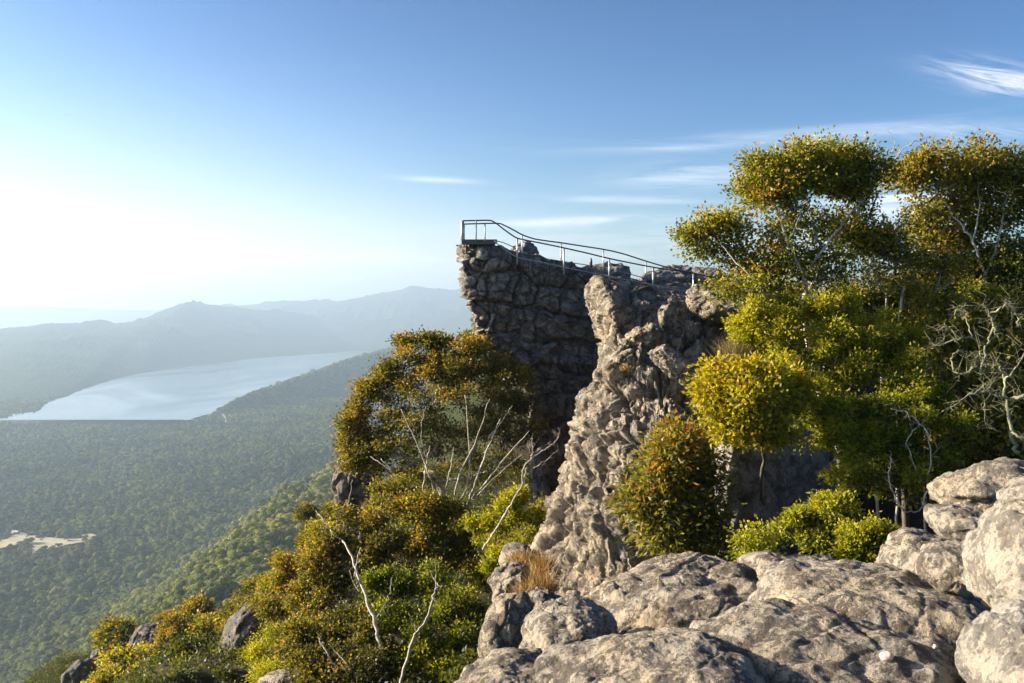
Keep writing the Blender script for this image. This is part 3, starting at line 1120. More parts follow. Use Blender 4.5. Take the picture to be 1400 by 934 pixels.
# crest rocks by the walkway
boulder('jagged rock knob beside the walkway just behind the lookout tip', 716, 352, 51.0, 20, 20, .8, 'rock_crag', 25, 6, .22, .6, 0, .2, .12, name='crest_rock', cat='rock')
boulder('flat-topped rock block on the crest beyond the second bay of railing', 757, 368, 51.2, 22, 13, .9, 'rock_crag', 26, 5, .12, .6, 0, 0, .08, name='crest_rock', cat='rock')
boulder('low grey rock on the crest behind the middle of the railing', 818, 377, 51.6, 40, 16, 1.0, 'rock_crag', 27, 6, .16, .6, 0, .12, .08, name='crest_rock', cat='rock')
boulder('big dark rock behind the right end of the railing', 915, 386, 52.6, 42, 22, 1.2, 'rock_crag', 28, 6, .18, .6, 0, .1, .1, name='crest_rock', cat='rock')
boulder('rounded dark rock where the railing meets the trees', 968, 388, 52.6, 34, 21, 1.2, 'rock_crag', 29, 6, .15, .6, 0, -.05, .1, name='crest_rock', cat='rock')
boulder('pale wedge-shaped rock below the end of the railing', 990, 424, 35.0, 50, 22, 1.0, 'rock_ridge', 30, 6, .18, .6, 0, -.18, .1, name='crest_rock', cat='rock')
boulder('small pale rock standing at the last railing post', 952, 402, 38.5, 13, 13, .35, 'rock_ridge', 31, 5, .16, .6, 0, .3, .05, name='crest_rock', cat='rock')
boulder('small upright lichened knob on the upper slabs of the ridge', 912, 436, 33.6, 12, 18, .35, 'rock_ridge', 32, 5, .2, .6, 0, .1, .08, name='crest_rock', cat='rock')
boulder('broken pale rock below the upright knob on the ridge', 880, 462, 33.0, 26, 16, .5, 'rock_ridge', 33, 6, .2, .6, 0, .45, .12, name='crest_rock', cat='rock')
boulder('angular pale rock rib crossing the upper ridge', 925, 500, 30.2, 44, 17, .6, 'rock_ridge', 34, 6, .2, .6, 0, -.6, .12, name='crest_rock', cat='rock')


# --- dark stack left of the crag and slope rocks
def stack(label, rows, seed, mat='rock_dark', depth=2.2, name='rock_stack'):
    rings = []
    for (l, r, py, Y, *far) in rows:
        Yr = far[0] if far else Y
        p0, p1 = at(l, py, Y + .25), at(r, py, Yr)
        m0, m1 = at(l + (r - l) * .12, py, Y - .2 + (Yr - Y) * .1), at((l + r) / 2, py, (Y + Yr) / 2 - .25)
        b0 = p1 + np.array((0, depth, 0))
        b1 = p0 + np.array((.25, depth * .7, 0))
        rings.append([p0, m0, m1, p1, b0, b1])

    def disp(V, n):
        e, cc = blocks(V, seed, (.7, .8, 1.3), .1)
        d = fbm(V * .9, 3, seed) * .18 + (cc - .5) * .3 - np.exp(-(e / .08) ** 2) * .16 + fbm(V * 4, 3, seed + 2) * .04
        return n * d[:, None]
    me = loft(name, rings, [14, 22, 22, 14, 12, 12], 14, disp, 4, .05)
    return rock_thing(name, label, me, M[mat], 'rock')


stack('dark shaded rock face behind the small green shrubs', [(1004, 1130, 585, 26.4, 31), (996, 1150, 615, 26, 31), (990, 1160, 660, 25.6, 30.5), (988, 1165, 710, 25.4, 30), (986, 1170, 760, 25.2, 29.6), (984, 1175, 850, 25, 29)], 57, 'rock_crag', 3.0, 'rock_outcrop')
stack('dark rock stack standing left of the big multi-stemmed gum', [(468, 492, 626, 50), (463, 512, 640, 50), (461, 516, 665, 50), (464, 518, 700, 50), (468, 520, 740, 50), (462, 530, 800, 50)], 51)
stack('narrow rock fin with a sunlit left edge under the dark crag', [(726, 742, 622, 44), (723, 748, 650, 43.8), (722, 752, 690, 43.6), (728, 756, 730, 43.4), (726, 760, 780, 43.4)], 53, 'rock_crag')
boulder('big dark sloping slab among shrubs on the lower left slope', 330, 872, 50, 25, 54, 1.8, 'rock_dark', 61, 6, .14, .6, 0, -.45, .06, name='slope_rock', cat='rock')
boulder('dark blocky outcrop poking from the trees at lower left', 214, 870, 104, 34, 16, 3.0, 'rock_dark', 62, 6, .2, .6, 0, -.1, .15, name='slope_rock', cat='rock')
boulder('dark jagged outcrop beside the rusty-gold trees at lower left', 250, 858, 110, 18, 16, 2.5, 'rock_dark', 63, 5, .22, .6, 0, -.3, .15, name='slope_rock', cat='rock')
boulder('dark rock cut by the bottom edge at far lower left', 112, 922, 98, 20, 20, 2.0, 'rock_dark', 64, 5, .2, .6, 0, .7, .12, name='slope_rock', cat='rock')
boulder('small dark rock above the one at the bottom edge, lower left', 135, 893, 104, 11, 7, 1.2, 'rock_dark', 65, 5, .2, .6, 0, .4, .12, name='slope_rock', cat='rock')
boulder('pale flat rock at the bottom edge under the dead branch', 385, 934, 40, 32, 16, 1.2, 'rock_near', 66, 6, .14, .6, 0, .1, .06, name='slope_rock', cat='rock')
boulder('grey leaning slab half hidden in gum foliage on the left slope', 402, 862, 52, 30, 34, 1.4, 'rock_near', 67, 6, .16, .6, 0, -.7, .08, name='slope_rock', cat='rock')

# ------------------------------------------------------------------ tubes
def tube_mesh(name, chains):
    """chains: list of (points (n,3), radii (n,)); one mesh"""
    VV, LL, CC = [], [], []
    base = 0
    for P, r in chains:
        P = np.asarray(P, float)
        r = np.asarray(r, float)
        n = len(P)
        if n < 2:
            continue
        s = 8 if r.max() > .03 else (5 if r.max() > .012 else 3)
        T = np.gradient(P, axis=0)
        T /= np.linalg.norm(T, axis=1)[:, None] + 1e-9
        ref = np.array((.31, .87, .38))
        U = np.cross(T, ref)
        U /= np.linalg.norm(U, axis=1)[:, None] + 1e-9
        W = np.cross(T, U)
        a_ = np.linspace(0, 2 * math.pi, s, endpoint=False)
        ring = (P[:, None, :] + r[:, None, None] * (np.cos(a_)[None, :, None] * U[:, None, :] + np.sin(a_)[None, :, None] * W[:, None, :]))
        VV.append(ring.reshape(-1, 3))
        f = grid_faces(n, s, True) + base
        LL.append(f.reshape(-1))
        CC.append(np.full(len(f), 4))
        LL.append(np.arange(s)[::-1] + base)
        LL.append(np.arange(s) + base + (n - 1) * s)
        CC.append([s, s])
        base += n * s
    me = mesh_from(name, np.concatenate(VV), None, np.concatenate(LL), np.concatenate(CC))
    smooth(me)
    return me


# ------------------------------------------------------------------ vegetation
def leaf_mesh(name, pos, dirs, length, width, tint, rng):
    n = len(pos)
    d = dirs / (np.linalg.norm(dirs, axis=1)[:, None] + 1e-9)
    r = rng.normal(size=(n, 3))
    u = np.cross(d, r)
    u /= np.linalg.norm(u, axis=1)[:, None] + 1e-9
    w = np.cross(d, u)
    L = (length * rng.uniform(.65, 1.25, n))[:, None]
    Wd = (width * rng.uniform(.7, 1.2, n))[:, None]
    mid = pos + d * L * .45
    V = np.stack([pos, mid + u * Wd + w * Wd * .35, pos + d * L - w * L * .12, mid - u * Wd + w * Wd * .35], 1).reshape(-1, 3)
    me = mesh_from(name, V, np.arange(n * 4).reshape(-1, 4))
    a_ = me.attributes.new('tint', 'FLOAT', 'FACE')
    a_.data.foreach_set('value', np.clip(tint, 0, 1).astype(np.float32))
    return me


def plant(name, label, cat, base, clumps, leaf='leaf_gum', bark='bark_pale', trunk=(), seed=0, spray=26, leaves=26, size=(.09, .022), spread=.17,
          droop=.0, tip=.25, base_tint=.28, group=None, r0=.0034, fill=2.0, parts=('trunk', 'crown'), stems=1, extra=(), expo=.44, twig=True, up=.15, mini=2):
    """clumps [(centre xyz, rx, ry, rz)]; trunk = way-points the main stem passes"""
    rng = np.random.default_rng(seed + 1000)
    spray *= 1.3
    leaves *= 1.3
    spread *= 1.22
    size = (size[0] * 1.12, max(size[1] * 1.2, .016))
    base = np.asarray(base, float)
    nodes = [base]
    par = [-1]
    wt = [0.0]

    def path(j, tgt, bow=.25, jit=.06, step=.35):
        p0 = nodes[j]
        d = tgt - p0
        L = np.linalg.norm(d)
        k = max(2, int(math.ceil(L / step)))
        ctrl = p0 + d * .5 + np.array((0, 0, bow * L)) + rng.normal(size=3) * jit * L
        last = j
        for i in range(1, k + 1):
            t = i / k
            q = (1 - t) ** 2 * p0 + 2 * t * (1 - t) * ctrl + t * t * tgt
            if i < k:
                q = q + rng.normal(size=3) * jit * min(L, 1.2) * .35
            nodes.append(q)
            par.append(last)
            wt.append(0.0)
            last = len(nodes) - 1
        return last
    last = 0
    starts = [0]
    for tp in trunk:
        last = path(last, np.asarray(tp, float), 0, .05)
    trunk_end = len(nodes)
    more = []
    for q_ in clumps:
        for _ in range(mini):
            dv_ = rng.normal(size=3)
            dv_[1] *= .6
            dv_ /= np.linalg.norm(dv_)
            r_ = np.array(q_[1:4])
            more.append((np.asarray(q_[0]) + dv_ * r_ * rng.uniform(1.1, 1.55), *(r_ * rng.uniform(.25, .45)), (q_[4] if len(q_) > 4 else 0) + .04, .22 * (q_[5] if len(q_) > 5 else 1)))
    clumps = list(clumps) + more
    order = sorted(range(len(clumps)), key=lambda i: np.linalg.norm(np.asarray(clumps[i][0]) - base))
    lp, ld, lt = [], [], []
    for ci in order:
        c0, rx, ry, rz = clumps[ci][:4]
        tb = clumps[ci][4] if len(clumps[ci]) > 4 else 0.0
        dens = clumps[ci][5] if len(clumps[ci]) > 5 else 1.0
        c0 = np.asarray(c0, float)
        A = np.asarray(nodes)
        dd = np.linalg.norm(A - c0, axis=1)
        below = np.clip(A[:, 2] - (c0[2] - .2 * dd), 0, None)
        db = np.linalg.norm(A - base, axis=1)
        cost = dd + 1.3 * below + .18 * db
        j = int(np.argmin(cost))
        end = path(j, c0 - np.array((0, 0, rz * .35)), .12, .09)
        k0 = len(nodes) - min(4, len(nodes))
        pool = list(range(max(k0, 1), len(nodes)))
        ns = max(5, int(spray * dens))
        nb = int(rng.integers(4, 8))
        bd = rng.normal(size=(nb, 3))
        bd[:, 2] += up
        bd /= np.linalg.norm(bd, axis=1)[:, None]
        bc = bd * rng.uniform(.35, 1.05, nb)[:, None]
        br = rng.uniform(.28, .55, nb)
        bi = rng.integers(0, nb, ns)
        sd_ = rng.normal(size=(ns, 3))
        sd_[:, 2] += up * 2
        sd_ /= np.linalg.norm(sd_, axis=1)[:, None]
        loc_ = bc[bi] + sd_ * (br[bi] * rng.random(ns) ** (1 / fill))[:, None]
        stray = np.where(rng.random(ns) < .2, rng.uniform(1.15, 1.75, ns), 1.0)
        loc_ = loc_ * stray[:, None]
        rad = np.linalg.norm(loc_, axis=1).clip(0, 1.2)
        dirs = loc_ / (rad[:, None] + 1e-6) * .5 + sd_ * .5
        pos = c0 + loc_ * np.array((rx, ry, rz)) * 1.05
        for s_, rr, dr in zip(pos, rad, dirs):
            B = np.asarray([nodes[i] for i in pool])
            jj = pool[int(np.argmin(np.linalg.norm(B - s_, axis=1) + .05 * np.arange(len(pool)) / len(pool)))]
            e = path(jj, s_, .05, .12, .28)
            wt[e] += 1
            if len(pool) < 80:
                pool.append(e)
            m = int(leaves * rng.uniform(.6, 1.35))
            off = rng.normal(size=(m, 3)) * spread * np.array((1, 1, .75))
            lp.append(s_ + off)
            dv = off / (spread * 1.2) + rng.normal(size=(m, 3)) * .75 + dr * .5
            dv[:, 2] -= droop
            ld.append(dv)
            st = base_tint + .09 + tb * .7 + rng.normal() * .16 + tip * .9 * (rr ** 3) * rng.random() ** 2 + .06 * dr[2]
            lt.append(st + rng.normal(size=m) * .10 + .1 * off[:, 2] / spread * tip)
    for i in range(len(nodes) - 1, 0, -1):
        wt[par[i]] += wt[i]
    rad = r0 * np.maximum(np.asarray(wt), .6) ** expo
    kids = {}
    for i in range(1, len(nodes)):
        kids.setdefault(par[i], []).append(i)
    chains = []
    todo = [(None, 0)]
    while todo:
        p, i = todo.pop()
        ch = [] if p is None else [p]
        rr = [] if p is None else [min(rad[p], rad[i] * 1.25)]
        while True:
            ch.append(i)
            rr.append(rad[i])
            ks = kids.get(i)
            if not ks:
                break
            ks = sorted(ks, key=lambda q: -wt[q])
            for q in ks[1:]:
                todo.append((i, q))
            i = ks[0]
        if len(ch) > 1 and (twig or max(rr) > r0 * 1.5):
            chains.append((np.asarray([nodes[q] for q in ch]) - base, rr))
    for e in extra:
        chains.append((np.asarray(e[0]) - base, e[1]))
    root = thing(name, label, cat, base, group)
    add_obj(parts[0], tube_mesh(parts[0], chains), M[bark], root)
    lp, ld, lt = np.concatenate(lp), np.concatenate(ld), np.concatenate(lt)
    add_obj(parts[1], leaf_mesh(parts[1], lp - base, ld, size[0], size[1], lt, rng), M[leaf], root)
    return root


def cl(px, py, Y, rx, ry, tb=0.0, dens=1.0, deep=None):
    """clump from photo pixels"""
    k = Y / F
    return (at(px, py, Y), rx * k, (rx * k if deep is None else deep), ry * k, tb, dens)


def limb(pts, r0_, r1_, seed=0, jit=.02, n=6):
    P = np.array([at(*p) for p in pts])
    t = np.linspace(0, len(P) - 1, (len(P) - 1) * n + 1)
    Q = catmull(P, t, False)
    rng = np.random.default_rng(seed)
    Q = Q + rng.normal(size=Q.shape) * jit
    return (Q, np.linspace(r0_, r1_, len(Q)))


# ---- right-hand trees
T1 = [cl(1040, 262, 26.0, 24, 16, .12), cl(1052, 236, 26.0, 26, 20, .15), cl(1080, 216, 26.2, 32, 15, .18), cl(1115, 209, 26.8, 34, 12, .12), cl(1150, 214, 27, 34, 14, -.05), cl(1182, 236, 27.2, 26, 16, -.12),
      cl(1100, 236, 26.4, 36, 16, -.05), cl(1140, 240, 27, 36, 14, -.15), cl(1170, 252, 27, 28, 10, -.12), cl(1072, 258, 26, 26, 14, 0),
      cl(1104, 290, 26, 26, 16, 0, .6), cl(1132, 300, 27, 26, 18, -.1, .5), cl(1068, 312, 26, 26, 20, .05, .6), cl(1188, 312, 27, 22, 17, -.05), cl(1200, 330, 27, 16, 12, -.05), cl(1165, 318, 27, 22, 16, -.05, .7),
      cl(952, 308, 26, 15, 10, 0, .8), cl(982, 298, 26, 24, 15, .02), cl(1006, 306, 26, 18, 14, -.02), cl(972, 330, 26, 24, 14, 0, .7), cl(1005, 345, 26, 28, 20, .02, .8),
      cl(1040, 345, 26, 34, 20, 0, .8), cl(1090, 345, 26, 38, 22, -.05, .8), cl(998, 384, 25.4, 26, 16, .12), cl(1130, 365, 26, 34, 22, -.05, .8), cl(1045, 384, 25.4, 36, 20, .08)]
T1 = [(c_[0] - np.array((0, 0, .17)), c_[1] * .98, c_[2] * .98, c_[3] * .94, *c_[4:]) for c_ in T1]
T1 = [(q[0], q[1] * .72, q[2] * .72, q[3] * .66, q[4], q[5] * .55) if q[0][0] < at(1010, 300, 26)[0] else q for q in T1]
T1 += [cl(1128, 226, 26.8, 40, 18, -.1), cl(1092, 224, 26.4, 36, 16, .02), cl(1160, 230, 27, 34, 16, -.12)]
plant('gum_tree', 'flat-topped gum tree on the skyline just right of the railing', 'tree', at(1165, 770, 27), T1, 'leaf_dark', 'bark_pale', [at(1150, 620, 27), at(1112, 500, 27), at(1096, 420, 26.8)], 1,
      25, 24, (.09, .028), .16, 0, .5, .27, mini=4, extra=[limb([(1112, 440, 25.6), (1098, 380, 25.4), (1078, 330, 25.3), (1062, 290, 25.5), (1050, 262, 25.8)], .05, .014, 41), limb([(1098, 380, 25.4), (1130, 335, 25.5), (1156, 300, 25.8), (1184, 270, 26.4)], .036, .012, 42), limb([(1078, 330, 25.3), (1096, 290, 25.4), (1104, 262, 25.7)], .022, .009, 43), limb([(1060, 420, 25.2), (1020, 372, 25.2), (985, 335, 25.4), (960, 316, 25.8)], .026, .008, 44), limb([(1052, 236, 26.2), (1040, 215, 26.2), (1030, 207, 26.2), (1017, 196, 26.2)], .018, .006, 1), limb([(1060, 225, 26.2), (1061, 205, 26.2), (1060, 194, 26.2)], .012, .005, 2)])
T2 = [cl(1300, 244, 30.6, 30, 20, .05), cl(1325, 222, 30.6, 34, 14, .18), cl(1352, 240, 30.6, 34, 20, 0), cl(1350, 274, 30.6, 36, 22, -.02), cl(1292, 274, 30.2, 28, 18, .05), cl(1238, 244, 30.2, 18, 12, .22, .8), cl(1262, 224, 30.2, 13, 8, .05, .6), cl(1252, 234, 30.2, 12, 9, .15, .6),
      cl(1388, 230, 30.6, 20, 12, .02), cl(1385, 258, 30.6, 22, 16, -.1), cl(1312, 302, 30.2, 34, 18, .1), cl(1262, 306, 30.0, 20, 14, .08, .8), cl(1365, 312, 30.6, 34, 22, -.1), cl(1268, 338, 30.0, 26, 14, .14, .8),
      cl(1330, 330, 30.6, 36, 14, .02, .8), cl(1395, 347, 30.6, 24, 22, -.12), cl(1430, 272, 31.0, 34, 26, -.05), cl(1440, 332, 31.0, 36, 30, -.1), cl(1420, 227, 31.0, 26, 16, 0)]
T2 = [(c_[0], c_[1] * 1.06, c_[2] * 1.06, c_[3] * 1.04, *c_[4:]) for c_ in T2]
T2 += [cl(1300, 357, 30.2, 34, 18, .05), cl(1350, 364, 30.4, 36, 20, -.05), cl(1275, 377, 30.0, 26, 14, .08), cl(1328, 390, 30.2, 34, 18, 0), cl(1385, 384, 30.4, 30, 20, -.05)]
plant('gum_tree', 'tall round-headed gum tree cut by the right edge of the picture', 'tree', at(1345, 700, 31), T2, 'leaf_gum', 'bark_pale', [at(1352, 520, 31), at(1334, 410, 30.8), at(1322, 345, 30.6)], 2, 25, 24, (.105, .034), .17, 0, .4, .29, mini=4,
      extra=[limb([(1352, 430, 29.6), (1346, 380, 29.4), (1330, 330, 29.3), (1300, 290, 29.6), (1285, 262, 30)], .055, .014, 51), limb([(1346, 380, 29.4), (1366, 325, 29.4), (1374, 280, 29.8), (1388, 245, 30.2)], .04, .012, 52), limb([(1330, 330, 29.3), (1338, 290, 29.4), (1340, 250, 29.8)], .03, .01, 53), limb([(1300, 290, 29.6), (1272, 252, 29.8), (1245, 243, 30)], .022, .008, 54)])
# slim pale saplings between
plant('sapling', 'slim white-barked sapling between the two skyline gums', 'tree', at(1206, 760, 26.5), [cl(1212, 345, 26.6, 22, 16, 0, .5), cl(1228, 322, 26.6, 14, 14, .1, .4), cl(1200, 368, 26.5, 22, 14, .05, .6), cl(1240, 352, 26.6, 16, 18, .05, .35)],
      'leaf_gum', 'bark_dead', [at(1211, 455, 26.5), at(1213, 400, 26.5)], 3, 30, 14, (.085, .026), .13, r0=.005, extra=[limb([(1211, 450, 26.4), (1212, 410, 26.4), (1204, 380, 26.4), (1196, 360, 26.5)], .03, .012, 3)])
plant('sapling', 'crooked white-barked sapling right of the slim straight one', 'tree', at(1226, 760, 25.5), [cl(1252, 372, 26, 26, 18, .05, .5), cl(1270, 350, 26, 18, 14, .05, .4), cl(1236, 392, 26, 18, 14, .05, .5)],
      'leaf_gum', 'bark_dead', [at(1227, 500, 25.5), at(1232, 420, 25.6), at(1236, 392, 25.8)], 4, 30, 14, (.085, .026), .13, r0=.005)
plant('sapling', 'thin bent sapling in front of the round-headed gum', 'tree', at(1268, 750, 25.5), [cl(1282, 362, 26, 20, 14, .1, .5), cl(1300, 380, 26, 22, 14, .1, .5), cl(1262, 400, 25.8, 16, 12, .2, .4)],
      'leaf_gum', 'bark_dead', [at(1270, 470, 25.4), at(1276, 410, 25.6), at(1284, 385, 25.8)], 5, 28, 14, (.085, .026), .13, r0=.005)
# dead twigs above
dead0 = at(1196, 300, 27.2)
ch = [limb([(1190, 300, 27.2), (1198, 262, 27.2), (1202, 234, 27.2), (1222, 218, 27.2), (1240, 200, 27.2), (1262, 190, 27.2), (1275, 186, 27.2)], .026, .006, 4), limb([(1202, 234, 27.2), (1216, 212, 27.2), (1224, 194, 27.2), (1214, 178, 27.2)], .015, .005, 5),
      limb([(1198, 245, 27.2), (1196, 215, 27.2), (1188, 198, 27.2), (1176, 194, 27.2)], .016, .005, 6), limb([(1240, 200, 27.2), (1256, 190, 27.2), (1262, 184, 27.2)], .008, .004, 7), limb([(1222, 218, 27.2), (1236, 214, 27.2), (1252, 196, 27.2)], .009, .004, 8)]
tag(add_obj('dead_branch', tube_mesh('dead_branch', [(c_[0] - dead0, c_[1]) for c_ in ch]), M['bark_dead'], None, dead0), 'bare forked grey branch against the sky between the skyline gums', 'branch')

# dense understory behind
U1 = [cl(1258, 430, 30, 40, 28, -.05), cl(1300, 395, 30, 40, 26, 0), cl(1345, 385, 30, 40, 30, -.15), cl(1390, 395, 30, 40, 34, -.18), cl(1290, 450, 30, 40, 28, .02), cl(1340, 440, 30, 40, 28, -.1), cl(1390, 455, 30, 40, 30, -.1), cl(1440, 420, 30, 40, 40, -.1),
      cl(1230, 400, 30, 24, 22, 0), cl(1250, 480, 29.5, 40, 26, -.05), cl(1310, 500, 29.5, 44, 28, -.08), cl(1375, 510, 29.5, 44, 30, -.1), cl(1420, 500, 29.5, 40, 34, -.1)]
plant('large_shrub', 'dense dark green thicket shrub under the round-headed gum', 'shrub', at(1330, 690, 30), U1, 'leaf_dark', 'bark_dark', [at(1330, 560, 30)], 6, 42, 24, (.10, .03), .16, 0, .3, .26)
U2 = [cl(1292, 425, 25.5, 24, 18, .02), cl(1330, 440, 25.5, 28, 20, .05), cl(1375, 425, 25.5, 28, 20, -.02), cl(1300, 465, 25, 28, 20, .05), cl(1345, 490, 24.8, 30, 20, 0), cl(1392, 475, 25, 28, 24, -.05), cl(1312, 520, 24.5, 30, 20, .02), cl(1360, 540, 24.2, 28, 20, .05), cl(1400, 545, 24.2, 28, 24, 0), cl(1430, 500, 24.8, 30, 30, 0),
      cl(1330, 575, 23.8, 28, 20, .02), cl(1385, 590, 23.6, 30, 22, 0), cl(1310, 620, 23.4, 30, 20, -.05), cl(1360, 635, 23, 34, 20, -.05), cl(1410, 620, 23, 30, 24, -.05), cl(1270, 655, 22.6, 30, 18, -.05)]
plant('large_shrub', 'dark yellow-flecked shrub behind the lichen-crusted dead branches', 'shrub', at(1350, 730, 25), U2, 'leaf_gum', 'bark_dark', [at(1350, 640, 25)], 61, 30, 20, (.11, .034), .15, 0, .45, .34)
U0 = [cl(1110, 400, 30, 40, 26, 0), cl(1165, 395, 30, 36, 28, -.05), cl(1205, 420, 30, 34, 30, 0), cl(1130, 440, 30, 44, 26, 0), cl(1060, 420, 29, 40, 22, .02), cl(1180, 450, 30, 40, 30, 0)]
plant('large_shrub', 'olive shrub filling the space below the flat-topped gum', 'shrub', at(1140, 680, 30), U0, 'leaf_dark', 'bark_dark', [at(1140, 520, 30)], 7, 40, 24, (.09, .026), .15, 0, .3, .32)
# bright fine-leaved shrub
S1 = [cl(1050, 440, 24.6, 30, 16, .06), cl(1085, 425, 25, 36, 20, .05), cl(1130, 425, 25, 34, 20, .08), cl(1165, 440, 25, 34, 24, 0), cl(1062, 468, 24.4, 32, 18, .1), cl(1105, 465, 24.4, 36, 22, .06), cl(1150, 475, 24.4, 36, 24, 0), cl(1195, 480, 24.6, 36, 26, -.05),
      cl(1105, 505, 24, 36, 22, .02), cl(1150, 515, 24, 38, 22, -.02), cl(1200, 520, 24, 38, 26, -.08), cl(1240, 480, 24.6, 30, 26, 0), cl(1250, 520, 24.2, 32, 24, -.02), cl(1030, 450, 24.6, 18, 14, .1)]
plant('needle_shrub', 'bright green fine-leaved shrub in the sun below the flat-topped gum', 'shrub', at(1150, 790, 25), S1, 'leaf_bright', 'bark_dark', [at(1150, 570, 25)], 8, 48, 24, (.085, .020), .085, 0, .4, .52, mini=4)
S1b = [cl(1130, 560, 23, 38, 22, -.02), cl(1180, 560, 23, 38, 24, -.06), cl(1230, 565, 23, 40, 24, -.08), cl(1150, 600, 22.4, 30, 20, .06), cl(1200, 605, 22.6, 40, 24, -.08), cl(1250, 610, 22.8, 40, 26, -.08), cl(1170, 640, 22, 32, 20, .06), cl(1225, 645, 22.2, 36, 20, -.05), cl(1295, 600, 23, 40, 28, -.1), cl(1145, 575, 22.6, 20, 14, .12),
       cl(1290, 555, 24, 36, 24, -.05), cl(1340, 590, 24, 36, 26, -.12), cl(1385, 600, 24, 36, 28, -.12)]
plant('needle_shrub', 'dark fine-leaved shrub hanging in shade above the small green shrubs', 'shrub', at(1240, 790, 24), S1b, 'leaf_bright', 'bark_dark', [at(1235, 650, 23.4)], 9, 46, 24, (.085, .020), .085, .1, .4, .34, mini=4)
# yellow rounded shrub
S2 = [cl(1002, 514, 22, 22, 10, .16), cl(1034, 512, 22, 20, 10, .12), cl(984, 536, 21.8, 17, 13, .14), cl(1015, 537, 21.6, 24, 13, .05), cl(1050, 535, 22, 22, 15, .0), cl(996, 562, 21.6, 20, 12, .02), cl(1028, 564, 21.8, 23, 13, -.05), cl(1008, 586, 21.4, 15, 9, .04), cl(1066, 560, 22, 18, 15, -.1), cl(1082, 530, 22.6, 16, 11, -.05), cl(1052, 588, 22, 16, 9, -.12)]
plant('round_shrub', 'round yellow-green shrub on the edge of the sunlit ridge', 'shrub', at(1045, 690, 26.6), S2, 'leaf_yellow', 'bark_dark', [at(1042, 640, 25.5), at(1030, 585, 23)], 10, 22, 24, (.105, .030), .125, 0, .45, .32, r0=.0022, mini=7)
# red tipped shrub
S3 = [cl(930, 598, 22.6, 16, 10, .2), cl(915, 616, 22.4, 18, 11, .14), cl(945, 624, 22.6, 20, 13, .04), cl(902, 640, 22.2, 18, 12, .12), cl(935, 650, 22.4, 22, 14, 0), cl(962, 648, 22.6, 14, 13, -.06), cl(886, 664, 22, 17, 12, .10), cl(916, 674, 22, 20, 14, .04), cl(950, 682, 22.4, 20, 15, -.06), cl(872, 690, 21.8, 14, 9, .12), cl(898, 704, 21.6, 18, 12, .0), cl(930, 708, 21.8, 20, 14, -.05), cl(966, 708, 21.8, 16, 14, -.05), cl(905, 736, 21.4, 20, 12, -.02), cl(945, 744, 21.6, 22, 12, -.06), cl(978, 742, 21.8, 14, 10, -.06, .6)]
plant('red_shrub', 'shrub with orange-red tips growing against the sunlit ridge', 'shrub', at(938, 800, 21.8), S3, 'leaf_red', 'bark_pale', [at(934, 762, 21.8), at(932, 715, 22)], 11, 13, 13, (.16, .024), .17, .35, .45, .27, mini=8)
# small shrubs in the shade
plant('small_shrub', 'small bright green shrub against the dark rock, left of two', 'shrub', at(1128, 826, 18), [cl(1100, 712, 18, 24, 16, .08), cl(1132, 704, 18, 26, 18, .1), cl(1160, 716, 18, 20, 14, .04), cl(1124, 732, 17.8, 26, 12, 0)], 'leaf_bright', 'bark_dark', [at(1128, 745, 18)], 12, 52, 22, (.07, .018), .062, 0, .3, .36)
plant('small_shrub', 'small bright green shrub beside the notched-nose boulder, right of two', 'shrub', at(1186, 822, 17), [cl(1168, 742, 17, 18, 12, .1), cl(1192, 738, 17, 20, 16, .12), cl(1184, 758, 16.8, 20, 12, .05)], 'leaf_bright', 'bark_dark', [at(1186, 765, 17)], 13, 52, 22, (.07, .018), .06, 0, .3, .38)
plant('small_shrub', 'sparse little seedling in the shade behind the two-humped boulder', 'shrub', at(1034, 824, 17), [cl(1030, 745, 17, 16, 14, .1, .6), cl(1050, 738, 17, 12, 12, .1, .5), cl(1020, 756, 17, 10, 8, .1, .5)], 'leaf_bright', 'bark_dark', [at(1034, 765, 17)], 14, 26, 12, (.06, .022), .10, 0, .3, .4)
# lichen covered dead shrub on the right
def dead_tree(name, label, base, limbs, bark, seed, twigs=18, tl=.5, r=.006, cat='dead shrub'):
    rng = np.random.default_rng(seed)
    chains = [limb(*l, seed=seed + i) for i, l in enumerate(limbs)]
    tw = []
    for Q, rr in chains:
        L = len(Q)
        for k in range(int(twigs * L / 14)):
            i = int(rng.integers(L // 3, L))
            d = rng.normal(size=3)
            d[2] += .3
            d /= np.linalg.norm(d)
            ln = tl * rng.uniform(.35, 1.0)
            p1 = Q[i] + d * ln * .5 + rng.normal(size=3) * .05
            p2 = Q[i] + d * ln + rng.normal(size=3) * .12
            r_ = min(rr[i] * .55, r * rng.uniform(.7, 1.3))
            tw.append((np.array([Q[i], p1, p2]), [r_, r_ * .75, r_ * .4]))
            if rng.random() < .6:
                p3 = p1 + rng.normal(size=3) * ln * .3
                tw.append((np.array([p1, (p1 + p3) / 2 + rng.normal(size=3) * .02, p3]), [r_ * .7, r_ * .5, r_ * .3]))
    b_ = np.array(base)
    return tag(add_obj(name, tube_mesh(name, [(q - b_, rr) for q, rr in chains + tw]), M[bark], None, b_), label, cat)


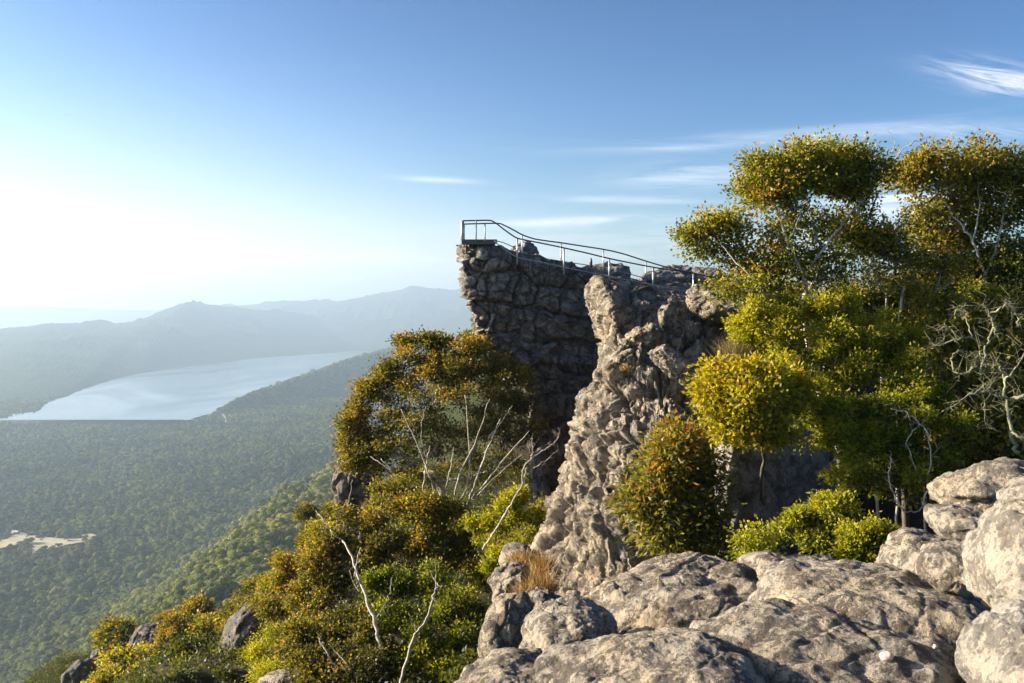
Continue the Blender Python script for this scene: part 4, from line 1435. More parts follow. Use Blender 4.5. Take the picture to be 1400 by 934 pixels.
dead_tree('dead_shrub', 'lichen-crusted dead branches tangled at the right edge', at(1385, 620, 22.1), [
    ([(1390, 620, 22.1), (1382, 590, 22.1), (1376, 540, 22.1), (1372, 510, 22.1), (1362, 490, 21.9)], .05, .015), ([(1376, 545, 22.1), (1355, 535, 21.9), (1330, 538, 21.7), (1300, 556, 21.7)], .035, .01), ([(1380, 548, 22.1), (1396, 542, 21.9), (1420, 528, 21.7)], .06, .03),
    ([(1374, 520, 22.1), (1392, 500, 21.9), (1410, 470, 21.9)], .03, .012), ([(1372, 510, 22.1), (1350, 500, 21.7), (1340, 480, 21.7)], .02, .008), ([(1382, 590, 22.1), (1398, 600, 21.7), (1420, 596, 21.7)], .035, .02), ([(1355, 535, 21.9), (1345, 560, 21.5), (1352, 585, 21.5)], .014, .006)], 'bark_lichen', 3, 26, .42, .0055)
dead_tree('dead_shrub', 'pale crooked dead limbs above the lichen-crusted branches', at(1340, 520, 23.6), [
    ([(1340, 520, 23.6), (1346, 480, 23.4), (1358, 445, 23.3), (1352, 430, 23.3), (1346, 415, 23.3)], .035, .014), ([(1358, 445, 23.3), (1363, 457, 23.1)], .03, .018), ([(1352, 430, 23.3), (1372, 420, 23.1), (1380, 414, 23.1), (1388, 428, 23.1), (1393, 446, 23.1)], .028, .018),
    ([(1346, 470, 23.4), (1320, 460, 23.1), (1290, 470, 23.1), (1276, 474, 23.1)], .03, .01), ([(1330, 462, 23.1), (1318, 430, 23.1), (1312, 420, 23.1), (1304, 432, 23.1)], .02, .009), ([(1310, 465, 23.1), (1296, 448, 23.1), (1280, 452, 23.1)], .014, .006), ([(1300, 492, 23.1), (1306, 508, 22.9), (1316, 512, 22.9), (1330, 500, 22.9)], .022, .014), ([(1300, 492, 23.1), (1312, 478, 23.1), (1330, 486, 23.3)], .02, .012)],
    'bark_lichen', 4, 18, .4, .005)
dead_tree('dead_shrub', 'dark bare arching stems in the shade under the fine-leaved shrub', at(1265, 690, 21.5), [
    ([(1262, 690, 21.5), (1272, 640, 21.3), (1268, 590, 21.2), (1240, 565, 21.2), (1218, 560, 21.2)], .02, .008), ([(1268, 690, 21.5), (1240, 700, 21), (1216, 660, 21), (1218, 625, 21.2)], .02, .01), ([(1262, 660, 21.5), (1240, 605, 21.3), (1260, 580, 21.2)], .014, .006)], 'bark_pale', 5, 8, .4, .005)

# dry tufts
def tuft(name, label, cat, spots, leaf, length, width, seed, n=150, lean=.5):
    rng = np.random.default_rng(seed)
    P, D, T = [], [], []
    for (px, py, Y, rpx) in spots:
        c0 = at(px, py, Y)
        k = Y / F
        off = rng.normal(size=(n, 3)) * np.array((rpx * k * .5, .14, .03))
        P.append(c0 + off)
        d = rng.normal(size=(n, 3)) * lean + off * 2.0
        d[:, 2] = np.abs(d[:, 2]) * .5 + 1.0
        D.append(d)
        T.append(np.clip(rng.normal(.5, .22, n) + rng.normal() * .12, 0, 1))
    P, D, T = np.concatenate(P), np.concatenate(D), np.concatenate(T)
    b0 = P.mean(0)
    b0[2] = P[:, 2].min()
    me = leaf_mesh(name, P - b0, D, length, width, T, rng)
    return tag(add_obj(name, me, M[leaf], None, b0), label, cat)


tuft('dry_grass', 'dry orange grass tuft on the ledge left of the sunlit ridge', 'grass tuft', [(738, 800, 17.6, 12), (742, 780, 18.0, 12), (734, 822, 17.0, 12), (748, 812, 17.2, 8), (716, 822, 16.8, 8)], 'leaf_dry', .34, .010, 2, 190)
tuft('dry_grass', 'small pale grass tuft on top of the ledge rocks', 'grass tuft', [(716, 772, 19.0, 9), (704, 776, 19.0, 6)], 'leaf_dry', .30, .010, 3, 120)
tuft('dry_grass', 'straw-brown wiry bush between the upper ridge and the bright shrub', 'bush', [(1020, 488, 25.0, 26), (1008, 496, 24.8, 18), (1032, 478, 25.0, 16)], 'leaf_sedge', .62, .007, 5, 420, .7)
tuft('dry_grass', 'tiny orange plant on a crack of the lower ledge', 'grass tuft', [(738, 850, 15.2, 8)], 'leaf_dry', .10, .02, 6, 60)
tuft('dry_grass', 'tiny orange plant tucked in the upper ridge', 'grass tuft', [(856, 505, 31.2, 7)], 'leaf_dry', .16, .03, 7, 60)

# ---- left-hand trees
T5 = [cl(545, 500, 45, 26, 16, .14), cl(532, 518, 45, 20, 14, .12), cl(582, 497, 45.4, 26, 13, .02), cl(612, 492, 45.4, 26, 14, .06), cl(642, 484, 45, 24, 14, .14), cl(602, 512, 44.6, 26, 16, .14), cl(640, 510, 45, 28, 17, .06), cl(672, 505, 45, 22, 16, .06), cl(695, 516, 44.6, 20, 14, .12), cl(692, 545, 44.4, 22, 20, -.06), cl(712, 560, 44.4, 16, 22, -.12),
      cl(508, 535, 44.6, 18, 14, .16), cl(493, 560, 44.4, 20, 16, .14), cl(482, 582, 44.2, 15, 14, .18), cl(500, 600, 44, 22, 16, .10), cl(478, 605, 44, 12, 12, .15), cl(510, 622, 43.8, 18, 15, .02), cl(486, 630, 43.8, 13, 12, .08),
      cl(548, 548, 44.2, 26, 20, 0), cl(590, 548, 44, 30, 20, -.02), cl(632, 545, 44, 30, 20, 0), cl(662, 555, 44.2, 24, 20, -.04), cl(530, 580, 44, 24, 18, 0), cl(568, 585, 43.6, 26, 18, -.05, .8), cl(610, 585, 43.6, 28, 18, -.05, .8), cl(655, 590, 43.8, 28, 18, -.06, .8), cl(690, 590, 44, 22, 20, -.08, .8),
      cl(540, 612, 43.6, 24, 16, -.04, .7), cl(585, 620, 43.8, 28, 18, -.06, .5), cl(640, 622, 43.9, 30, 18, -.06, .5), cl(545, 645, 44.4, 26, 14, -.08, .7), cl(600, 655, 45, 30, 16, -.1, .6), cl(660, 640, 45, 26, 20, -.1, .6), cl(700, 620, 44.6, 22, 22, -.12, .7), cl(720, 595, 44.4, 14, 22, -.12, .6), cl(560, 468, 46, 10, 5, -.05, .6), cl(580, 466, 46, 10, 5, -.05, .6), cl(600, 467, 46, 12, 6, -.05, .7), cl(636, 468, 46, 10, 5, -.05, .4)]
T5 = [(q[0], q[1] * .9, q[2] * .9, q[3] * .88, q[4], q[5] * (.62 if q[0][2] < at(0, 540, 44)[2] and q[0][0] > at(520, 540, 44)[0] else .95)) for q in T5]
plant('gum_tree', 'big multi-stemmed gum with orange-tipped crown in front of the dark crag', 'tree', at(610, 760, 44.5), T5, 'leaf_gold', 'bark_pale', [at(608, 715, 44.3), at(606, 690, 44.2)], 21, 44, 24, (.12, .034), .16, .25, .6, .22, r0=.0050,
      extra=[limb([(612, 740, 44), (640, 690, 42.7), (668, 655, 41.6), (700, 615, 41.6), (724, 590, 41.6)], .065, .015, 11), limb([(636, 700, 42.7), (650, 660, 41.6), (668, 610, 41.8), (684, 572, 42.0)], .06, .018, 12), limb([(606, 720, 44), (604, 690, 42.2), (616, 640, 42.0), (620, 612, 42.0)], .05, .018, 13),
             limb([(600, 720, 44), (580, 690, 42.2), (582, 640, 42.0), (588, 610, 42.0)], .07, .018, 14), limb([(596, 720, 44), (575, 695, 42.2), (545, 655, 42.0), (520, 628, 42.2)], .05, .015, 15), limb([(610, 720, 43.3), (640, 660, 42.0), (640, 600, 42.0), (636, 540, 42.2)], .05, .015, 16),
             limb([(606, 712, 42.6), (590, 660, 42), (572, 610, 41.9), (548, 560, 42.2)], .05, .014, 17), limb([(614, 712, 42.6), (628, 650, 42), (652, 600, 41.9), (668, 545, 42.2)], .05, .014, 18), limb([(640, 690, 42.4), (690, 640, 42), (716, 620, 42)], .03, .01, 19),
             limb([(598, 715, 42.6), (560, 670, 42), (530, 640, 42), (506, 625, 42.4)], .04, .012, 20), limb([(588, 640, 42), (576, 600, 41.9), (580, 560, 42.1)], .022, .01, 24), limb([(668, 600, 41.9), (690, 570, 42), (700, 556, 42.2)], .022, .009, 25)])
T6 = [cl(548, 668, 41.5, 24, 16, .14), cl(525, 690, 41, 22, 16, .1), cl(560, 694, 41, 26, 18, .04), cl(586, 690, 40.6, 26, 16, .2), cl(575, 715, 40.4, 26, 18, .1), cl(612, 715, 40.4, 24, 18, 0), cl(640, 732, 40, 24, 18, .06), cl(600, 745, 39.8, 28, 18, -.02), cl(640, 765, 39.6, 26, 18, -.02), cl(568, 745, 39.8, 22, 16, .12), cl(532, 740, 40, 18, 14, .02, .6), cl(660, 790, 39, 20, 18, 0)]
T6 = [(q[0], q[1] * .86, q[2] * .86, q[3] * .84, *q[4:]) for q in T6]
plant('gum_tree', 'yellow-green bushy gum just below the multi-stemmed gum', 'tree', at(590, 850, 40), T6, 'leaf_gum', 'bark_dark', [at(592, 790, 40)], 22, 44, 26, (.11, .034), .16, .2, .45, .23, r0=.006)
T7 = [cl(494, 712, 38, 22, 16, .08), cl(470, 745, 37.6, 26, 18, .04), cl(440, 762, 37.4, 24, 14, .14), cl(432, 790, 37, 22, 20, .14), cl(466, 780, 37, 26, 18, -.06), cl(500, 765, 37.4, 24, 18, -.08), cl(440, 830, 36.4, 22, 20, .04), cl(418, 815, 37, 12, 14, .08), cl(520, 735, 37.6, 18, 14, -.04)]
T7 = [(q[0], q[1] * .86, q[2] * .86, q[3] * .84, *q[4:]) for q in T7]
plant('gum_tree', 'olive gum with a leaning pale trunk on the left slope', 'tree', at(528, 960, 34.5), T7, 'leaf_gold', 'bark_pale', [at(522, 900, 34.8), at(502, 830, 35.4), at(478, 780, 36)], 23, 44, 26, (.11, .034), .16, .2, .5, .19, r0=.0068,
      extra=[limb([(530, 950, 30.5), (522, 895, 31), (510, 845, 31.5), (494, 800, 32), (480, 760, 32.5), (468, 738, 33)], .075, .028, 26), limb([(494, 800, 32), (486, 780, 32), (492, 750, 32.4)], .03, .012, 27), limb([(512, 850, 31.4), (530, 820, 31.8), (536, 790, 32)], .03, .012, 28), limb([(470, 740, 33), (452, 726, 33), (440, 708, 33.4), (432, 700, 33.6)], .025, .01, 29)])
T8 = [cl(440, 870, 32, 24, 18, .06), cl(412, 872, 32, 14, 16, .2, .9), cl(470, 850, 33, 26, 20, -.08), cl(420, 900, 31, 26, 20, .02), cl(460, 900, 31, 30, 22, -.04), cl(500, 880, 32, 28, 22, -.08), cl(440, 930, 30, 36, 16, .02), cl(500, 925, 30, 36, 20, -.08)]
T8 = [(q[0], q[1] * .86, q[2] * .86, q[3] * .84, *q[4:]) for q in T8]
plant('large_shrub', 'dark bushy gum at the bottom edge with orange tips on its left', 'shrub', at(470, 1000, 31), T8, 'leaf_gold', 'bark_dark', [at(468, 950, 31)], 24, 44, 28, (.10, .03), .14, .2, .5, .16)
T9 = [cl(550, 800, 34, 30, 20, -.06), cl(595, 800, 34, 30, 22, .04), cl(560, 840, 33, 30, 22, -.04), cl(608, 840, 33, 30, 24, .02), cl(640, 830, 33.5, 24, 22, -.04), cl(575, 880, 32, 32, 22, -.06), cl(625, 880, 32, 28, 24, -.04), cl(590, 920, 31, 36, 22, -.08), cl(635, 920, 31, 26, 22, -.1), cl(530, 850, 33, 20, 20, -.08), cl(545, 910, 31, 26, 20, -.1), cl(520, 800, 34, 20, 20, -.1)]
T9 = [(q[0], q[1] * .86, q[2] * .86, q[3] * .84, *q[4:]) for q in T9]
plant('needle_shrub', 'deep green thicket at the bottom behind the pale curved branch', 'shrub', at(590, 1000, 32), T9, 'leaf_bright', 'bark_dark', [at(590, 940, 32)], 25, 50, 26, (.11, .026), .12, .1, .35, .16)
S5 = [cl(672, 720, 37, 20, 18, .08), cl(700, 700, 37, 24, 18, .12), cl(725, 705, 37, 16, 16, .04), cl(690, 735, 36.6, 26, 18, .04), cl(715, 728, 36.8, 20, 18, -.02), cl(680, 760, 36.4, 22, 16, -.04), cl(705, 682, 37.2, 14, 10, .12)]
S5 = [(q[0], q[1] * .86, q[2] * .86, q[3] * .84, *q[4:]) for q in S5]
plant('needle_shrub', 'bright lime green shrub at the foot of the dark crag', 'shrub', at(695, 800, 37), S5, 'leaf_bright', 'bark_dark', [at(694, 770, 37)], 26, 56, 26, (.11, .024), .11, 0, .3, .46)
S6 = [cl(750, 700, 39, 20, 14, -.02, .7), cl(738, 722, 38, 20, 14, 0, .7), cl(712, 745, 34, 18, 14, -.05, .7)]
plant('small_shrub', 'thin grey-green scrub between the lime shrub and the sunlit ridge', 'shrub', at(736, 770, 38), S6, 'leaf_dark', 'bark_dark', [at(736, 750, 38)], 27, 34, 26, (.10, .012), .17, 0, .2, .40)
S7 = [cl(386, 772, 44, 9, 10, .22, .8), cl(384, 790, 44, 10, 10, .15, .8), cl(390, 808, 44, 12, 10, .08, .8), cl(372, 826, 44, 16, 10, .1), cl(398, 828, 44, 16, 12, .04)]
plant('small_gum', 'slender orange-topped young gum left of the leaning gum', 'tree', at(388, 880, 44), S7, 'leaf_gum', 'bark_dark', [at(388, 840, 44)], 28, 34, 24, (.11, .034), .16, .2, .5, .36)
S8 = [cl(380, 880, 46, 22, 16, .02), cl(360, 905, 45, 20, 16, .1), cl(395, 905, 44, 22, 16, .06), cl(375, 925, 43, 24, 12, .06)]
plant('needle_shrub', 'lime green shrub right of the big sloping slab on the slope', 'shrub', at(378, 960, 45), S8, 'leaf_bright', 'bark_dark', [at(378, 930, 45)], 29, 46, 30, (.12, .022), .2, 0, .3, .46)

dead_tree('dead_branch', 'pale curved bare branch rising from the bottom edge', at(542, 960, 29), [
    ([(542, 960, 29), (556, 905, 29), (566, 872, 29.2), (584, 845, 29.4), (592, 815, 29.6), (600, 800, 29.8)], .055, .022), ([(566, 878, 29.2), (568, 862, 29.2), (563, 850, 29.2)], .014, .006), ([(600, 802, 29.8), (592, 790, 30), (588, 780, 30)], .018, .008), ([(596, 808, 29.8), (596, 785, 30), (594, 765, 30)], .016, .008)], 'bark_dead', 31, 4, .4, .006, 'branch')
dead_tree('dead_branch', 'thick bare branch leaning in from the bottom left thicket', at(520, 940, 30), [
    ([(522, 935, 30), (490, 922, 30), (460, 912, 30.2), (446, 890, 30.4), (436, 872, 30.6)], .06, .02), ([(480, 918, 30), (468, 900, 30.2), (448, 880, 30.4)], .035, .012)], 'bark_dead', 32, 5, .5, .007, 'branch')
dead_tree('dead_branch', 'twisted bare snag with forked tips in front of the dark crag', at(664, 748, 36), [
    ([(660, 752, 36), (676, 726, 36), (698, 690, 36), (714, 664, 36.2), (720, 640, 36.4)], .045, .028), ([(714, 664, 36.2), (716, 640, 36.3), (728, 626, 36.4), (748, 612, 36.4), (762, 600, 36.4), (764, 592, 36.4)], .028, .008), ([(726, 628, 36.4), (728, 612, 36.4), (727, 600, 36.4)], .02, .008),
    ([(730, 640, 36.4), (748, 628, 36.4), (764, 614, 36.4)], .016, .006)], 'bark_dead', 33, 5, .4, .006, 'branch')
dead_tree('dead_branch', 'white forked stick lying across the base of the multi-stemmed gum', at(612, 700, 41), [
    ([(596, 706, 41), (606, 700, 41), (616, 696, 41), (626, 700, 41), (622, 715, 41)], .045, .02), ([(616, 696, 41), (632, 680, 41), (638, 668, 41)], .03, .012)], 'bark_dead', 34, 4, .3, .005, 'branch')
dead_tree('dead_branch', 'thin bare pole standing against the dark rock stack', at(466, 735, 47), [
    ([(478, 740, 47), (470, 715, 47), (478, 680, 47), (482, 655, 47)], .04, .015), ([(470, 718, 47), (464, 700, 47), (462, 682, 47)], .03, .012)], 'bark_dead', 35, 4, .4, .006, 'branch')


# ---- low scrub covering the near slope
def undergrowth():
    rng = np.random.default_rng(91)
    P, D, T = [], [], []
    n = 5200
    Y = np.sqrt(rng.uniform(24 ** 2, 135 ** 2, n))
    px = rng.uniform(0, 735, n)
    x = (px - 700) / F * Y
    z = height(x, Y)
    py = HORIZON - z / Y * F
    ok = (py > 640) & (py < 1010)
    x, Y, z = x[ok], Y[ok], z[ok]
    for a_, b_, c_ in zip(x, Y, z):
        s_ = rng.uniform(.4, 1.0) * (.6 + b_ / 90)
        m = int(rng.uniform(90, 190))
        d = rng.normal(size=(m, 3))
        d[:, 2] = np.abs(d[:, 2])
        d /= np.linalg.norm(d, axis=1)[:, None]
        P.append(np.array((a_, b_, c_)) + d * (rng.random(m) ** .4)[:, None] * s_ * np.array((1, 1, .8)))
        D.append(d + rng.normal(size=(m, 3)) * .6)
        T.append(rng.normal(.20, .10, m) + rng.normal() * .10)
    me = leaf_mesh('undergrowth', np.concatenate(P), np.concatenate(D), .17, .055, np.concatenate(T), rng)
    tag(add_obj('undergrowth', me, M['leaf_gum']), 'low dark scrub covering the ground of the near slope', 'undergrowth', kind='stuff')


undergrowth()

# ---- individual trees on the rocky slope, lower left
def proto_tree(name, label, leaf, seed, tint, h=4.0):
    rng = np.random.default_rng(seed)
    base = np.zeros(3)
    cs = []
    for i in range(9):
        a_ = rng.uniform(0, 6.28)
        r_ = rng.uniform(.1, 1.3)
        cs.append((np.array((r_ * math.cos(a_), r_ * math.sin(a_), h * rng.uniform(.5, .95) - .3 * r_)), .75, .75, .5, rng.normal() * .08, 1.0))
    return plant(name, label, 'tree', base, cs, leaf, 'bark_dark', [np.array((.1, 0, h * .35))], seed, 22, 26, (.20, .07), .26, .1, .4, tint, r0=.011, group='trees on the rocky slope at lower left')


def copy_tree(o):
    c_ = o.copy()
    COL.objects.link(c_)
    for chd in list(o.children):
        d_ = chd.copy()
        COL.objects.link(d_)
        d_.parent = c_
    return c_


PR = {'r': proto_tree('slope_tree', 'x', 'leaf_gold', 71, .40), 'o': proto_tree('slope_tree', 'x', 'leaf_gum', 72, .30), 'd': proto_tree('slope_tree', 'x', 'leaf_dark', 73, .34), 'b': proto_tree('slope_tree', 'x', 'leaf_bright', 74, .36, 3.2)}
used = set()
SLOPE = [
    ('r', 262, 845, 105, 30, 'rusty-gold tree behind the dark jagged outcrop on the lower left slope'), ('r', 240, 862, 100, 22, 'small rusty-gold tree growing against the dark blocky outcrop'), ('d', 285, 860, 100, 34, 'dark green tree right of the rusty-gold tree on the slope'),
    ('r', 300, 850, 108, 26, 'brownish tree left of the big sloping slab'), ('o', 165, 880, 112, 34, 'olive tree above the dark rocks at lower left'), ('d', 185, 905, 98, 40, 'dark tree below the blocky outcrop at lower left'),
    ('d', 230, 905, 92, 38, 'dark tree at the bottom below the rusty-gold trees'), ('d', 275, 905, 80, 40, 'deep green tree left of the big sloping slab foot'), ('o', 200, 928, 74, 26, 'low round orange-topped tree on the bottom edge at lower left'), ('d', 150, 925, 90, 32, 'dark tree on the bottom edge beside the jagged rock'),
    ('b', 300, 895, 66, 26, 'lime green bush left of the big sloping slab'), ('o', 310, 930, 62, 30, 'yellowish bush under the big sloping slab on the bottom edge'), ('o', 355, 852, 58, 22, 'orange-tipped tree behind the top of the big sloping slab'), ('b', 268, 928, 72, 26, 'green bush right of the low round orange-topped tree'),
    ('o', 345, 835, 76, 20, 'small olive tree above the big sloping slab'), ('d', 410, 845, 60, 26, 'dark tree behind the slender young gum'), ('o', 330, 830, 100, 22, 'olive tree high on the slope behind the sloping slab'), ('r', 318, 862, 90, 22, 'rusty tree beside the top edge of the sloping slab'),
    ('d', 440, 720, 75, 26, 'dark tree on the slope below the rock stack'), ('o', 460, 700, 90, 20, 'olive tree left of the dark rock stack foot'), ('r', 430, 745, 85, 24, 'brownish tree left of the leaning gum top'), ('d', 405, 765, 90, 24, 'dark tree on the slope left of the slender young gum'),
    ('o', 350, 800, 120, 20, 'small round tree on the slope above the sloping slab'), ('d', 375, 790, 110, 22, 'dark round tree beyond the slender young gum'), ('r', 225, 845, 125, 16, 'small red-brown tree beyond the blocky outcrop'), ('d', 120, 945, 88, 30, 'dark bush in front of the rock at far lower left'),
    ('d', 345, 930, 54, 22, 'dark bush between the slab and the lime shrub'), ('o', 420, 700, 130, 16, 'small olive tree on the far flank beside the rock stack'),
]
rg = random.Random(5)
for kind, px, py, Y, rpx, lab in SLOPE:
    o = PR[kind] if kind not in used else copy_tree(PR[kind])
    used.add(kind)
    s = rpx * Y / F / 1.75
    p = at(px, py, Y)
    o.location = (p[0], p[1], p[2] - 2.9 * s)
    o.scale = (s, s, s * rg.uniform(.9, 1.1))
    o.rotation_euler = (0, 0, rg.uniform(0, 6.28))
    o['label'] = lab

# ------------------------------------------------------------------ lookout walkway: railings and deck
RT_F = [(632, 302, 46.55), (650, 301.6, 46.55), (668, 301.4, 46.55), (676, 304, 46.55), (690, 314.5, 46.55), (703, 323.5, 46.59), (712, 327, 46.72), (740, 332.5, 47.10), (771, 339, 47.53), (802, 346, 47.96), (833, 353.5, 48.39), (862, 359.5, 48.79), (893, 365.5, 49.21), (920, 369.5, 49.59), (948, 373.5, 49.97), (972, 379.5, 50.30), (995, 385, 50.62), (1030, 394, 51.10)]
RL_F = [(676, 331, 46.55), (685, 337, 46.55), (694, 344, 46.55), (707, 351.5, 46.65), (720, 354.5, 46.83), (740, 358.5, 47.10), (771, 365.5, 47.53), (802, 371.5, 47.96), (833, 378, 48.39), (862, 383.5, 48.79), (893, 389.5, 49.21), (920, 395, 49.59), (944, 400, 49.92)]
RT_R = [(634, 306.5, 48.40), (650, 306, 48.40), (680, 305.5, 48.40), (689, 308, 48.40), (702, 314.5, 48.43), (714, 321, 48.59), (730, 326.5, 48.81), (748, 329.5, 49.06), (767, 332, 49.32), (796, 336.5, 49.72), (825, 341, 50.12), (848, 346, 50.44), (866, 351.5, 50.69), (883, 357, 50.93), (912, 365.5, 51.33), (940, 372, 51.71), (962, 377.5, 52.02), (990, 384.5, 52.40)]
RL_R = [(676, 330, 48.40), (684, 330.5, 48.40), (698, 336, 48.40), (714, 344, 48.59), (730, 350.5, 48.81), (748, 354, 49.06), (767, 357, 49.32), (796, 361.5, 49.72), (825, 366, 50.12), (848, 371, 50.44), (883, 381, 50.93)]


def rail_curve(pts, n=5):
    P = np.array([at(*p) for p in pts])
    return catmull(P, np.linspace(0, len(P) - 1, (len(P) - 1) * n + 1), False)


def rod(p, q, r):
    p, q = np.asarray(p, float), np.asarray(q, float)
    return (np.array([p, (p + q) / 2, q]), [r, r, r])


def on_curve(C, px_target):
    px = 700 + F * C[:, 0] / C[:, 1]
    i = int(np.argmin(np.abs(px - px_target)))
    return C[i]


def railing(label, top, low, posts, tip_posts, back, seed):
    Ct, Cl = rail_curve(top), rail_curve(low)
    b0 = np.array((Ct[len(Ct) // 2][0], Ct[len(Ct) // 2][1], Cl[:, 2].min() - .6))
    root = thing('safety_railing', label, 'railing', b0)
    add_obj('top_rail', tube_mesh('top_rail', [(Ct - b0, np.full(len(Ct), .035))]), M['steel_dark'], root)
    add_obj('lower_rail', tube_mesh('lower_rail', [(Cl - b0, np.full(len(Cl), .024))]), M['steel'], root)
    for px in posts:
        t, l = on_curve(Ct, px), on_curve(Cl, px)
        bot = np.array((t[0], t[1], min(l[2], t[2] - .8) - .35))
        add_obj('post', tube_mesh('post', [rod(t - b0, bot - b0, .042 if not back else .034)]), M['steel'], root)
    for (px, py0, py1, Y, r) in tip_posts:
        add_obj('post', tube_mesh('post', [rod(at(px, py0, Y) - b0, at(px, py1, Y) - b0, r)]), M['steel'], root)
    # thin upright bars hanging below the lower rail, one panel per bay
    edges = [low[0][0] + 6] + [p for p in posts if p > low[0][0]] + [low[-1][0]]
    for e0, e1 in zip(edges[:-1], edges[1:]):
        if back or e1 - e0 < 12:
            continue
        bars = []
        n = int((e1 - e0) / 3.9)
        for k in range(1, n):
            p = on_curve(rail_curve(low, 24), e0 + (e1 - e0) * k / n)
            bars.append(rod(p - b0, p - b0 - np.array((0, 0, .62)), .011))
        add_obj('baluster_panel', tube_mesh('baluster_panel', bars), M['steel_dark'], root)
    return root


railing('near steel railing with bright posts along the crest walkway', RT_F, RL_F, [707, 771, 833, 893, 948],
        [(632.2, 302, 333, 46.55, .085), (651, 302, 334, 46.5, .034)], False, 1)
railing('far steel railing behind the near one, its thinner posts seen against the sky', RT_R, RL_R, [714, 767, 825, 883],
        [(634.6, 306, 331, 48.4, .034), (663, 306, 331, 48.4, .034)], True, 2)

deck = thing('lookout_platform', 'small dark steel deck at the tip of the crag inside the railings', 'platform', at(655, 333, 47.4))
b0 = np.array(deck.location)


def box_mesh(name, lo, hi):
    lo, hi = np.asarray(lo, float), np.asarray(hi, float)
    bm = bmesh.new()
    bmesh.ops.create_cube(bm, size=1)
    for v in bm.verts:
        v.co = [(lo[i] + hi[i]) / 2 + v.co[i] * (hi[i] - lo[i]) for i in range(3)]
    bmesh.ops.bevel(bm, geom=bm.edges[:], offset=min(hi - lo) * .12, segments=1, affect='EDGES')
    me = bpy.data.meshes.new(name)
    bm.to_mesh(me)
    bm.free()
    return me


dl_, dr_ = at(631, 330, 46.6) - b0, at(676, 330, 46.6) - b0
zt = dl_[2]
add_obj('deck_plate', box_mesh('deck_plate', (dl_[0], -.85, zt - .06), (dr_[0], 1.2, zt)), M['deck'], deck)
add_obj('edge_beam', box_mesh('edge_beam', (dl_[0], -.98, zt - .16), (dr_[0], -.853, zt + .03)), M['steel_dark'], deck)
add_obj('end_panel', box_mesh('end_panel', (dl_[0] - .10, -.6, zt - .1), (dl_[0] - .003, 1.2, zt + .98)), M['steel'], deck) if False else None
add_obj('kick_plate', box_mesh('kick_plate', (dl_[0] + .02, 1.1, zt + .003), (dr_[0] + .1, 1.16, zt + .22)), M['steel_dark'], deck)
for k in range(3):
    x_ = dl_[0] + (dr_[0] - dl_[0]) * (.15 + .35 * k)
    add_obj('support_leg', box_mesh('support_leg', (x_ - .05, -.8, zt - .6), (x_ + .05, -.7, zt - .165)), M['deck'], deck)
tag(add_obj('marker_post', sub(tube_mesh('marker_post', [(np.array([at(808, 366, 49.6), at(808, 357, 49.6), at(808, 354, 49.6), at(808, 352.5, 49.6)]), [.07, .07, .045, .01])]), at(808, 366, 49.6)), M['steel_dark'], None, at(808, 366, 49.6)),
    'short dark post sticking up beside the crest walkway', 'post')

# ------------------------------------------------------------------ haze
def build_haze(density):
    lo, hi = np.array((-25500., -2500., VALLEY - 9)), np.array((25500., 25500., 360.))
    bm = bmesh.new()
    bmesh.ops.create_cube(bm, size=1)
    for v in bm.verts:
        v.co = [(lo[i] + hi[i]) / 2 + v.co[i] * (hi[i] - lo[i]) for i in range(3)]
    me = bpy.data.meshes.new('haze')
    bm.to_mesh(me)
    bm.free()
    m = bpy.data.materials.new('pale_haze')
    m.use_nodes = True
    nt = m.node_tree
    nt.nodes.clear()
    out = nt.nodes.new('ShaderNodeOutputMaterial')
    v = nt.nodes.new('ShaderNodeVolumePrincipled')
    v.inputs['Color'].default_value = (.54, .71, .90, 1)
    v.inputs['Density'].default_value = density
    v.inputs['Density Attribute'].default_value = ''
    v.inputs['Color Attribute'].default_value = ''
    v.inputs['Temperature Attribute'].default_value = ''
    v.inputs['Anisotropy'].default_value = .38
    nt.links.new(v.outputs[0], out.inputs['Volume'])
    try:
        m.cycles.homogeneous_volume = True
    except Exception:
        pass
    o = add_obj('haze', me, m)
    o.display_type = 'BOUNDS'
    tag(o, kind='stuff')


build_haze(.9e-4)

